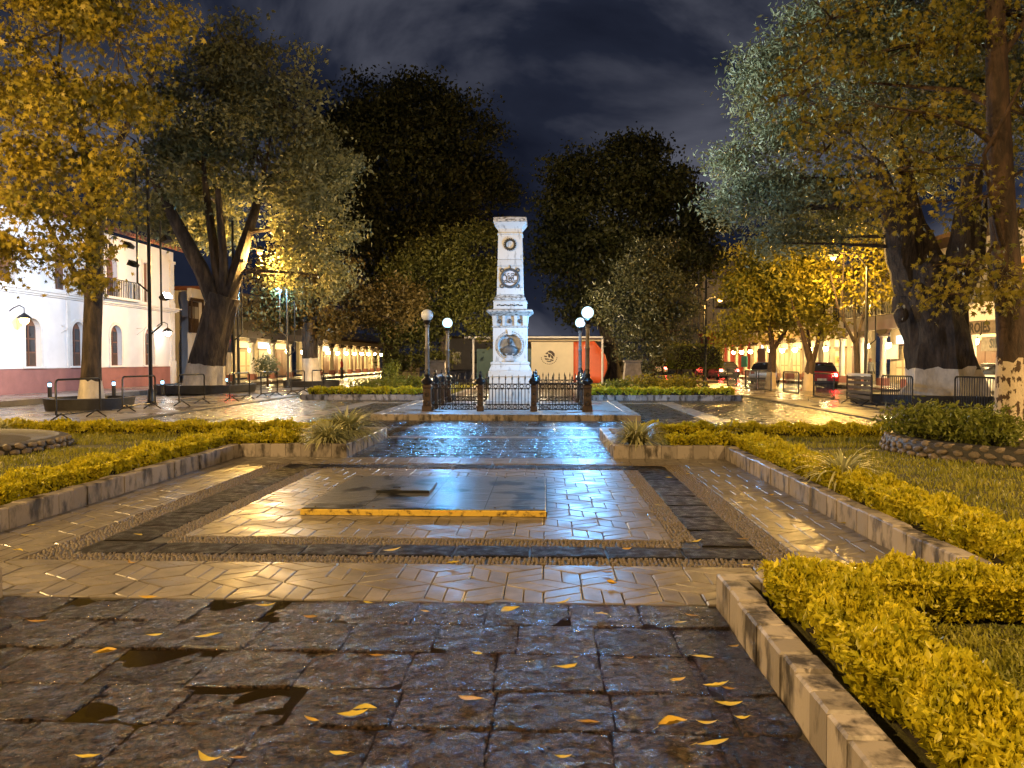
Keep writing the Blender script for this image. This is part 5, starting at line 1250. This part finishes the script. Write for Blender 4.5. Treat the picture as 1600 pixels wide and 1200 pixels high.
# emblem: eagle in profile over a half wreath
em = MB(); ec = Vector((sx(858), -.066, szz(558.5))); er = 11.6*SY/FPX; fe = (ec, Vector((1,0,0)), ZV, Vector((0,-1,0)))
def ep_(pts): em.slab([(u*er, v*er) for u, v in pts], fe, 0, .03)
ep_([(-.25,.75),(.1,.95),(.45,.85),(.75,.5),(.72,.1),(.5,.2),(.3,.5),(.05,.62)]); ep_([(-.55,.55),(-.2,.72),(-.1,.5),(-.3,.42)]); ep_([(-.15,.5),(.25,.42),(.1,-.05),(-.12,.05)])
ep_([(.3,.35),(.55,.1),(.6,-.25),(.3,-.1),(.2,.2)]); ep_([(-.7,.25),(-.3,.2),(-.25,.05),(-.62,.05)]); ep_([(-.6,-.1),(-.1,-.15),(.15,-.3),(-.5,-.32)]); ep_([(.2,-.2),(.62,-.35),(.55,-.5),(.1,-.4)]); ep_([(-.35,-.42),(.35,-.5),(.25,-.62),(-.3,-.58)])
for i in range(13):
    a = math.pi*(1+(i+.5)/13); c0 = (math.cos(a)*1.05, math.sin(a)*.95+.05); d = (-math.sin(a)*.11, math.cos(a)*.11); k = (math.cos(a)*.06, math.sin(a)*.06)
    ep_([(c0[0]-d[0],c0[1]-d[1]),(c0[0]+k[0],c0[1]+k[1]),(c0[0]+d[0],c0[1]+d[1]),(c0[0]-k[0],c0[1]-k[1])])
em.obj('emblem', m_woodd, st_)
# pedestals and low walls by it
for (px, d, lab) in ((685,40.5,'weathered stone pedestal behind the left side of the fence'), (988,39.0,'tapered stone pedestal on the far right lawn')):
    p = D(px, 600, d); t = thing('pedestal', lab, 'pedestal', (p.x, d, .1)); MB().frus([(-.62,-.6,.62,.6,0),(-.62,-.6,.62,.6,.22)]).obj('foot', m_bed, t); MB().frus([(-.48,-.45,.48,.45,.22),(-.36,-.34,.36,.34,1.35)]).obj('shaft', m_pedestal, t); MB().frus([(-.42,-.4,.42,.4,1.35),(-.45,-.43,.45,.43,1.45)]).obj('cap', m_pedestal, t)
for (pa, pb_, pt, d, lab) in ((618,655,567,64.0,'low tan garden wall with scalloped top at the end of the left arcade'),(948,982,566,60.0,'low tan wall right of the red stage panel')):
    a, c = D(pa, pt, d), D(pb_, pt, d); t = thing('garden_wall', lab, 'wall', ((a.x+c.x)/2, d, 0)); w = (c.x-a.x)/2
    MB().box(-w, w, -.12, .12, 0, a.z).obj('wall_body', m_walltan, t); MB().lathe([(.7,-.12),(.7,.12)], 20).obj('scallop', m_walltan, t, rot=(R(90),0,0), loc=(-w*.4,0,a.z)); MB().box(-w-.03,w+.03,-.14,.14,a.z*.45,a.z*.5).obj('string_course', m_woodd, t)

# ------------------------------------------------------------------ street poles and lamps
def point(nm, loc, col, e, r=.12, cone=0):
    l_ = bpy.data.lights.new(nm, 'SPOT' if cone else 'POINT')
    if cone: l_.spot_size = R(cone); l_.spot_blend = .6
    l_ = l_; l_.energy = e; l_.color = col; l_.shadow_soft_size = r; o = bpy.data.objects.new(nm, l_); COL.objects.link(o); o.location = loc; return o
def spot(nm, loc, target, col, e, ang, r=.12, blend=.5, parent=None):
    l_ = bpy.data.lights.new(nm, 'SPOT'); l_.energy = e; l_.color = col; l_.shadow_soft_size = r; l_.spot_size = R(ang); l_.spot_blend = blend
    o = bpy.data.objects.new(nm, l_); COL.objects.link(o); o.location = loc; o.rotation_euler = (Vector(target)-Vector(loc)).to_track_quat('-Z','Y').to_euler(); return o
def sodium(label, base, z, arm, e, lensr=.14, col=None, cone=0):
    t = thing('street_lamp', label, 'street lamp', base, 0, 'sodium street lamps'); a = Vector(arm)
    MB().lathe([(.14,0),(.14,.3),(.075,.4),(.05,z-.4)], 10).obj('pole', m_pole, t, True)
    MB().tube([(0,0,z-.42),(a.x*.3,a.y*.3,z+.1),(a.x,a.y,z+.18)], [.045,.035,.03], 8).obj('arm', m_pole, t, True)
    MB().lathe([(.05,.26),(.16,.2),(.22,.06),(.2,.03)], 14).obj('hood', m_pole, t, True, loc=(a.x,a.y,z))
    MB().sphere((a.x,a.y,z-.02), lensr, 14, 9).obj('lens', e_sod, t, True)
    point('sodium_light', Vector(base)+Vector((a.x,a.y,z-.32)), col or SOD, e, .16, cone); return t
p = D(407, 393, 37.9); sodium('orange sodium lamp glowing beside the giant left trunk', (p.x-1.3, 38.2, 0), p.z, (1.3,-.4), E_SL)
p = D(1302, 400, 34.0); sodium('orange sodium lamp glowing among the yellow street trees', (p.x+1.6, 34.4, 0), p.z, (-1.6,-.4), E_SR)
p = D(797, 482, 41.0); sodium('sodium lamp standing behind the obelisk, hidden from the front', (p.x, 41.4, 0), p.z, (0.0,-.4), E_SM, col=(1.0,.74,.42))
p = D(1125, 467, 62.0); sodium('small distant sodium lamp above the far right street', (p.x-1.2, 62.2, 0), p.z, (1.2,-.2), E_SF, .2)
sodium('sodium lamp on a pole behind and left of the viewer', (-8.6,-1.2,0), 7.6, (1.4,.6), E_BL, col=SODF); sodium('sodium lamp on a pole behind and right of the viewer', (9.4,-2.6,0), 7.6, (-1.4,.8), E_BR, col=SODF)
sodium('sodium lamp on a pole beside the left lawn, out of the picture', (-17.0,14.5,0), 7.6, (1.4,0), E_ML, col=SODF)
sodium('sodium lamp on a pole beyond the right lawn, out of the picture', (15.6,9.0,0), 7.6, (-1.4,0), E_MR, col=SODF, cone=138)

def flood_pole(label, base, h, heads, arms=(.55,.55)):
    t = thing('floodlight_pole', label, 'lamp pole', base, 0, 'tall black floodlight poles')
    MB().lathe([(.22,0),(.22,.06),(.12,.12),(.11,.5),(.07,.55),(.055,h)], 12).obj('pole', m_pole, t, True)
    for (s, za, zb) in ((-1,h*.52,h+.2),(1,h*.34,h*.78)):
        if zb > za: MB().tube([(0,0,za-.35),(s*.42,0,za),(s*.42,0,zb)], .035, 8).obj('side_tube', m_pole, t, True)
    for (dx, dz, rz, lit) in heads:
        hd = MB().frus([(-.16,-.06,.16,.06,-.12),(-.2,-.1,.2,.1,.12)]).obj('floodlight', m_pole, t, rot=(R(62),0,rz), loc=(dx,0,dz))
        MB().box(-.17,.17,-.09,.09,.1205,.135).obj('lens', e_flood if lit else m_glassd, hd)
    return t
p = G(236, 632); flood_pole('tall black floodlight pole before the white building', p, 8.2, [(-.62,6.9,R(-90),False),(-.7,5.55,R(-90),True),(.62,5.75,R(90),False),(.55,3.75,R(80),True),(-.55,4.9,R(-90),False)])
PL1 = p.copy()
p = G(366, 612); flood_pole('black floodlight pole right of the giant left trunk', p, 8.4, [(.5,6.4,R(90),False)])
p = G(450, 606); tp_ = flood_pole('black lamp pole with cyan-glowing lamp before the lit shop', p, 6.2, []); q = D(436, 453, p.y)
MB().sphere((q.x-p.x, 0, q.z), .17, 14, 9).obj('cyan_lamp', e_cyan, tp_, True); MB().tube([(0,0,5.6),(q.x-p.x,0,q.z+.18)], .03, 6).obj('lamp_arm', m_pole, tp_); point('cyan_light', (q.x, p.y-.3, q.z-.1), CYAN, 420, .15)
p = G(1102, 606); flood_pole('thin grey pole rising before the clipped trees', p, 6.4, [])
p = G(1353, 612); flood_pole('black pole behind the slender tree at the right colonnade', p, 7.5, [(.5,6.0,R(90),False)])
# floodlight mast left behind the viewer lights the monument
flood_pole('floodlight mast behind the left lawn edge, out of the picture', (-11.4,2.5,0), 8.0, [(.4,7.4,R(60),True),(.4,6.9,R(40),True)])
spot('monument_flood', (-10.9,2.8,7.3), (MC[0],MC[1],3.2), (1.0,.96,.88), E_FM, 16, .15)
spot('tree_flood', PL1+Vector((.9,-.3,5.6)), (9.0,27.5,13.5), (.82,.95,1.0), E_FT, 38, .2)
spot('facade_flood', PL1+Vector((-.95,.3,5.5)), (XL,31,3.6), (.68,.80,1.0), E_FW, 84, .2)

# traffic light on the left
p = G(352, 605); t = thing('traffic_light', 'traffic light showing red beside the giant left trunk', 'traffic light', p); MB().tube([(0,0,0),(0,0,3.2)], .06, 8).obj('pole', m_pole, t); MB().box(.1,.42,-.16,.16,2.0,3.0).obj('housing', m_pole, t); MB().sphere((.26,-.17,2.75), .11, 10, 6).obj('red_lens', e_redl, t); MB().sphere((.26,-.15,2.25), .1, 10, 6).obj('green_lens', m_glassd, t)
p = D(1139, 574, 80); t = thing('traffic_light', 'distant traffic light glowing red over the far right street', 'traffic light', (p.x,80,0)); MB().tube([(0,0,0),(0,0,p.z+.6)], .07, 8).obj('pole', m_pole, t); MB().box(-.2,.2,-.2,-.05,p.z-.6,p.z+.4).obj('housing', m_pole, t); MB().sphere((0,-.22,p.z), .2, 10, 6).obj('red_lens', e_redl, t)

# ------------------------------------------------------------------ crowd barriers
def barrier(label, near, far_y, bars, feet, board=False, grp='crowd barriers'):
    p = Vector((near.x, near.y, .012)); L_ = far_y-near.y; t = thing('crowd_barrier', label, 'barrier', p, R(90), grp); h = 1.05; z0 = .17
    c = .09
    MB().tube([(0,0,z0),(0,0,h-c),(.03,0,h-.03),(c,0,h),(L_-c,0,h),(L_-.03,0,h-.03),(L_,0,h-c),(L_,0,z0)], .026, 8).obj('frame', m_barrier, t, True)
    MB().tube([(0,0,z0),(L_,0,z0)], .022, 7).obj('bottom_rail', m_barrier, t, True)
    if bars:
        me = MB().tube([(0,0,z0),(0,0,h)], .012, 5).mesh('bar', m_barrier); n = int(L_/.13)
        for i in range(1, n): link('bar', me, t, (i*L_/n,0,0))
    for x in (L_*.1, L_*.9):
        if feet == 'A': q = MB(); q.tube([(x,-.28,.01),(x,0,z0+.02),(x,.28,.01)], .022, 6); q.obj('foot', m_barrier, t)
        else: q = MB(); q.tube([(x,-.26,0),(x,-.26,.13),(x,.26,.13),(x,.26,0)], .014, 6); q.tube([(x,0,.13),(x,0,z0)], .02, 6); q.obj('foot', m_barrier, t)
    if board:
        for k_ in range(5): MB().box(.06,L_-.06,-.02,.02,.24+k_*.16,.34+k_*.16).obj('slat', m_woodd, t)
        MB().box(.06,L_-.06,-.028,.028,1.0,1.09).obj('top_board', m_wallc, t)
    return t
lp = [(88,660),(192,645),(280,636),(359,628.5),(408,622.5),(455,617.5),(488,613.5)]
lt = ['leftmost open-frame crowd barrier, just right of the picture edge','open-frame crowd barrier in front of the black floodlight pole','open-frame crowd barrier before the giant limewashed trunk','open-frame crowd barrier before the lit yellow shop','open-frame crowd barrier before the potted tree','open-frame crowd barrier left of the small white-based tree','farthest open-frame crowd barrier at the far left bed']
for (px, py), lb in zip(lp, lt): a = G(px, py); barrier(lb, a, a.y+1.9, False, 'A', grp='open crowd barriers along the left pavement')
rp_ = [(1555,651,1,'U','barred crowd barrier right before the giant trunk planter'),(1425,644,1,'U','barred crowd barrier at the left rim of the giant trunk planter'),(1362,636,0,'A','crowd barrier carrying dark boards and a pale top strip'),(1303,631,1,'U','barred crowd barrier in front of the red car'),(1248,621.5,1,'U','barred crowd barrier before the pale leaning street tree'),(1205,616.5,1,'U','barred crowd barrier before the silver car'),(1182,613.5,1,'U','barred crowd barrier left of the forked street tree'),(1151,609,1,'U','farthest barred crowd barrier near the red lights')]
for (px, py, bars, ft, lb) in rp_: a = G(px, py); barrier(lb, a, a.y+2.1, bool(bars), ft, not bars, 'barred crowd barriers along the right pavement')

# ------------------------------------------------------------------ vehicles
def car(label, x, y, rz, paint, glow=True):
    t = thing('parked_car', label, 'car', (x, y, -.05), rz); W_ = .86
    # length along local y, rear at -y
    prof = [(-2.1,.35),(-2.15,.55),(-2.1,.86),(-1.95,.98),(-1.3,1.0),(.75,.98),(1.9,.82),(2.1,.65),(2.12,.38),(1.75,.24),(-1.8,.24)]
    n = len(prof); V = []; F = []
    lay_ = [(-W_,.90),(-W_*.97-.03,1.0),(-W_*.6,1.02),(W_*.6,1.02),(W_*.97+.03,1.0),(W_,.90)]
    for (xx, k) in lay_: V += [(xx, py*(.985 if k < .95 else 1.0), .24+(pz_-.24)*(1.0 if abs(xx) < .6 else .965)) for py, pz_ in prof]
    for i in range(len(lay_)-1):
        for j in range(n): a = i*n+j; b_ = i*n+(j+1)%n; F.append((a,b_,b_+n,a+n))
    F.append(tuple(range(n))); F.append(tuple((len(lay_)-1)*n+j for j in range(n-1,-1,-1)))
    MB().add(V,F).obj('body', paint, t, True)
    MB().frus([(-.80,-1.95,.80,.95,.96),(-.76,-1.8,.76,.75,1.15),(-.62,-1.35,.62,.15,1.44),(-.58,-1.2,.58,0,1.47)]).obj('cabin_glass', m_glassd, t, True)
    MB().frus([(-.63,-1.36,.63,.17,1.442),(-.6,-1.25,.6,.05,1.485)]).obj('roof_panel', paint, t, True)
    wm = MB().lathe([(.31,-.1),(.33,-.06),(.33,.06),(.31,.1)], 18).mesh('tyre', m_tyre, True); rm = MB().lathe([(.2,-.105),(.06,-.12),(.06,.12),(.2,.105)], 12).mesh('rim', m_post, True)
    for sx_ in (-1,1):
        for yy in (-1.3,1.28): w_ = link('wheel', wm, t, (sx_*.76, yy, .33), (0,R(90),0)); link('rim', rm, w_)
        MB().frus([(-.13,-.03,.13,.03,-.09),(-.11,-.03,.11,.03,.09)]).obj('tail_light', e_redl if glow else m_redw, t, loc=(sx_*.66,-2.125,.78))
        MB().sphere((sx_*.62,2.06,.66), .09, 10, 6).obj('headlight', e_head, t)
    MB().box(-.24,.24,-2.172,-2.152,.46,.58).obj('number_plate', m_signw, t); MB().box(-.84,.84,-2.2,-2.11,.32,.44).obj('bumper', m_pole, t); return t
m_tyre = mat('tyre_rubber', (0.015,0.015,0.015), 0.7); m_carred = mat('red_car_paint', (0.42,0.02,0.025), 0.25, var=0.03, coat=1.0); m_carsil = mat('silver_car_paint', (0.45,0.46,0.48), 0.3, var=0.03, metal=0.5, coat=1.0); m_cardark = mat('dark_car_paint', (0.03,0.03,0.035), 0.25, coat=1.0); m_carw = mat('white_car_paint', (0.7,0.7,0.7), 0.25, var=0.03, coat=1.0)
p = D(1291, 600, 44.0); car('red car seen from behind, parked behind the barred barrier on the right', p.x+.3, 46, R(-15), m_carred)
p = D(1196, 598, 54); car('silver car parked beyond the barriers before the far right colonnade', p.x, 54, R(-20), m_carsil, False)
p = D(1128, 596, 66); car('dark car with bright red tail lights far down the right street', p.x, 66, R(3), m_cardark)
p = D(1108, 594, 72); car('farther dark car with red tail lights beside the clipped trees', p.x, 72, R(3), m_cardark)
p = D(1030, 592, 84); car('distant car with a red tail light glimpsed behind the evergreen trunk', p.x, 84, R(-8), m_carw)
p = D(1535, 600, 36.0); car('white car mostly hidden behind the giant trunk on the right', p.x+.4, 36, R(90), m_carw, False)

# ------------------------------------------------------------------ people under the arcades (small, far away)
def person(label, x, y, z, rz, shirt, trousers):
    t = thing('person', label, 'person', (x,y,z), rz)
    J = {'pel':(0,0,.92,.15,.11),'wst':(0,0,1.05,.145,.10),'chs':(0,-.01,1.30,.175,.115),'nck':(0,0,1.46,.06,.06),'hd0':(0,-.02,1.56,.075,.085),'hd1':(0,-.01,1.68,.07,.085),
         'shl':(-.19,0,1.40,.065,.065),'ell':(-.25,.03,1.12,.048,.048),'wrl':(-.24,-.06,.88,.035,.035),'hal':(-.235,-.09,.80,.04,.03),'shr':(.19,0,1.40,.065,.065),'elr':(.25,.03,1.12,.048,.048),'wrr':(.24,-.06,.88,.035,.035),'har':(.235,-.09,.80,.04,.03),
         'hpl':(-.09,0,.86,.09,.09),'knl':(-.10,-.03,.48,.065,.065),'anl':(-.10,.02,.09,.045,.045),'tol':(-.11,-.12,.04,.04,.035),'hpr':(.09,0,.86,.09,.09),'knr':(.11,.02,.48,.065,.065),'anr':(.12,.06,.09,.045,.045),'tor':(.13,-.08,.04,.04,.035)}
    K = list(J); E = [('pel','wst'),('wst','chs'),('chs','nck'),('nck','hd0'),('hd0','hd1'),('chs','shl'),('shl','ell'),('ell','wrl'),('wrl','hal'),('chs','shr'),('shr','elr'),('elr','wrr'),('wrr','har'),('pel','hpl'),('hpl','knl'),('knl','anl'),('anl','tol'),('pel','hpr'),('hpr','knr'),('knr','anr'),('anr','tor')]
    me = bpy.data.meshes.new('body'); me.from_pydata([J[k][:3] for k in K], [(K.index(a),K.index(b_)) for a,b_ in E], [])
    m, nt, N, L, b = nodes('clothing'); tc = N.new('ShaderNodeTexCoord'); sp = N.new('ShaderNodeSeparateXYZ'); L.new(tc.outputs['Object'], sp.inputs[0]); dv = N.new('ShaderNodeMath'); dv.operation = 'DIVIDE'; dv.inputs[1].default_value = 1.8; L.new(sp.outputs['Z'], dv.inputs[0])
    rp = N.new('ShaderNodeValToRGB'); rp.color_ramp.interpolation = 'CONSTANT'; e = rp.color_ramp.elements; e[0].position = 0; e[0].color = (.02,.02,.02,1); e[1].position = .055; e[1].color = tuple(trousers)+(1,)
    for ps, cl in ((.535,shirt),(.815,(.35,.2,.13)),(.925,(.02,.014,.01))): q = e.new(ps); q.color = tuple(cl)+(1,)
    L.new(dv.outputs[0], rp.inputs['Fac']); L.new(rp.outputs['Color'], b.inputs['Base Color']); b.inputs['Roughness'].default_value = .8; me.materials.append(m)
    o = link('body', me, t); sk = o.modifiers.new('skin','SKIN'); o.modifiers.new('sub','SUBSURF').levels = 1; o.modifiers['sub'].render_levels = 2
    sv = me.skin_vertices
    if not sv: 
        bm = bmesh.new(); bm.from_mesh(me); bm.verts.layers.skin.verify(); bm.to_mesh(me); bm.free(); sv = me.skin_vertices
    for i, k in enumerate(K): sv[0].data[i].radius = J[k][3:5]; sv[0].data[i].use_root = (k == 'pel')
    return t
p = G(1359, 607, 0); person('person in a grey jacket standing behind the boarded crowd barrier on the right', p.x, p.y, 0.0, R(20), (.22,.23,.24), (.05,.05,.06))
p = D(538, 592, 62); person('person in a red top walking under the left arcade', p.x-.2, 62, .0, R(-60), (.4,.04,.03), (.06,.05,.05))

# ------------------------------------------------------------------ fallen leaves
def leaf_mesh(seed, m):
    r = random.Random(seed); L_ = .115; w = r.uniform(.018,.03); n = 8; V = []; F = []; curl = r.uniform(.05,.8); bend = r.uniform(-.6,.6); cup = r.uniform(.05,.7); w *= r.uniform(.7,1.25)
    for i in range(n+1):
        q = i/n*2-1; hw_ = w*max(.04, (1-abs(q)**1.7))*(1 if q < .2 else .9); x = q*L_/2; y = bend*L_*(q*q-.3)*.5; z = .006+curl*.02*q*q
        V += [(x,y-hw_,z+hw_*cup),(x,y,z),(x,y+hw_,z+hw_*cup*r.uniform(.6,1.2))]
    for i in range(n): a = 3*i; F += [(a,a+1,a+4,a+3),(a+1,a+2,a+5,a+4)]
    k = len(V); V += [(L_/2,bend*L_*.35-.0015,.012),(L_/2+.03,bend*L_*.5,.006),(L_/2,bend*L_*.35+.0015,.012)]; F.append((k,k+1,k+2))
    b = MB(); b.add(V,F); return b.mesh('fallen_leaf', m, True)
m_fallen3 = leafmat('fallen_leaf_brown', (0.22,0.11,0.02), (0.42,0.26,0.05), 0.2, 0.35)
lv_ = [leaf_mesh(i, (m_fallen2, m_fallen, m_fallen, m_fallen3, m_fallen)[i % 5]) for i in range(15)]
slab_l = [(325,996,1.25),(242,995,.8),(58,975,1.1),(165,1023,1),(485,967,.9),(415,949,1.1),(735,1096,1.15),(887,1046,1.1),(795,955,1.1),(1098,1030,1),(1050,1137,1.1),(1115,1165,1.3),(1137,1105,1.2),(1120,1077,1.1),(1139,1080,.6),(1058,1067,.8),(1146,1013,.6),(570,1110,.9),(552,1122,1.2),(487,1130,.7),(588,1028,.7),(530,1180,.8),(325,1192,1.0),(372,1190,.6),(918,1135,.9),(880,1187,.6),(940,962,.7),(1063,975,.7),(1080,965,.7),(135,1187,.8),(747,1024,.5),(985,1030,.4),(664,957,.5),(900,1029,.3),(1160,1125,.6),(1105,1133,.8)]
tile_l = [(880,945,1.1),(205,882,.9),(232,937,1.1),(950,897,.9),(955,914,.7),(1020,929,.7),(1165,885,1.0),(737,904,.5),(575,943,.6),(50,822,.7),(40,838,.8),(30,862,.8),(1205,775,.7),(1320,820,.8),(1250,792,.8),(1120,748,.7),(1075,741,.6),(990,763,.6),(470,798,1.0),(252,766,.8),(1175,797,.5)]
ring_l = [(612,863,1.3),(978,861,1.0),(1088,848,1.0),(1160,844,.9),(748,853,.7),(708,882,.9),(1045,748,.8),(1028,790,.7),(217,838,.9),(577,866,.5),(724,727,.7),(606,728,.6)]
grs_l = [(1383,966,1.6),(1340,800,1.0),(108,700,1.3),(72,700,1.2)]
def scatter_leaves(lst, where, grp, zz):
    rows = sorted(lst, key=lambda q: -q[1]); nb = max(1, -(-len(rows)//12)); per = -(-len(rows)//nb); bands = [rows[k*per:(k+1)*per] for k in range(nb)]
    nmb = {1: [''], 2: ['nearer half, ', 'farther half, '], 3: ['nearest third, ', 'middle third, ', 'farthest third, ']}[nb]
    for k, bd in enumerate(bands):
        for i, (px, py, s) in enumerate(sorted(bd)):
            p = G(px, py, zz); o = link('fallen_leaf', lv_[(i*7+k*2+len(grp)) % 15], None, (p.x, p.y, zz+.004), (random.uniform(-.12,.12), random.uniform(-.12,.12), random.uniform(-.5,.7)+random.choice((0,math.pi))), (s,s*random.uniform(.8,1.1),s*random.uniform(.8,1.6)))
            tag(o, ('large ' if s > 1.05 else 'small ' if s < .65 else '')+'fallen yellow leaf '+where+', '+nmb[k]+ORD[i]+' from the left', 'leaf', grp)
scatter_leaves(slab_l, 'on the dark slabs', 'leaves on the dark slabs', .004)
scatter_leaves(tile_l, 'on the pale tiles', 'leaves on the pale tiles', .003)
scatter_leaves(ring_l, 'on the dark border', 'leaves on the stone border', .008)
scatter_leaves(grs_l, 'on the lawns', 'leaves on the lawns', LZ+.03)
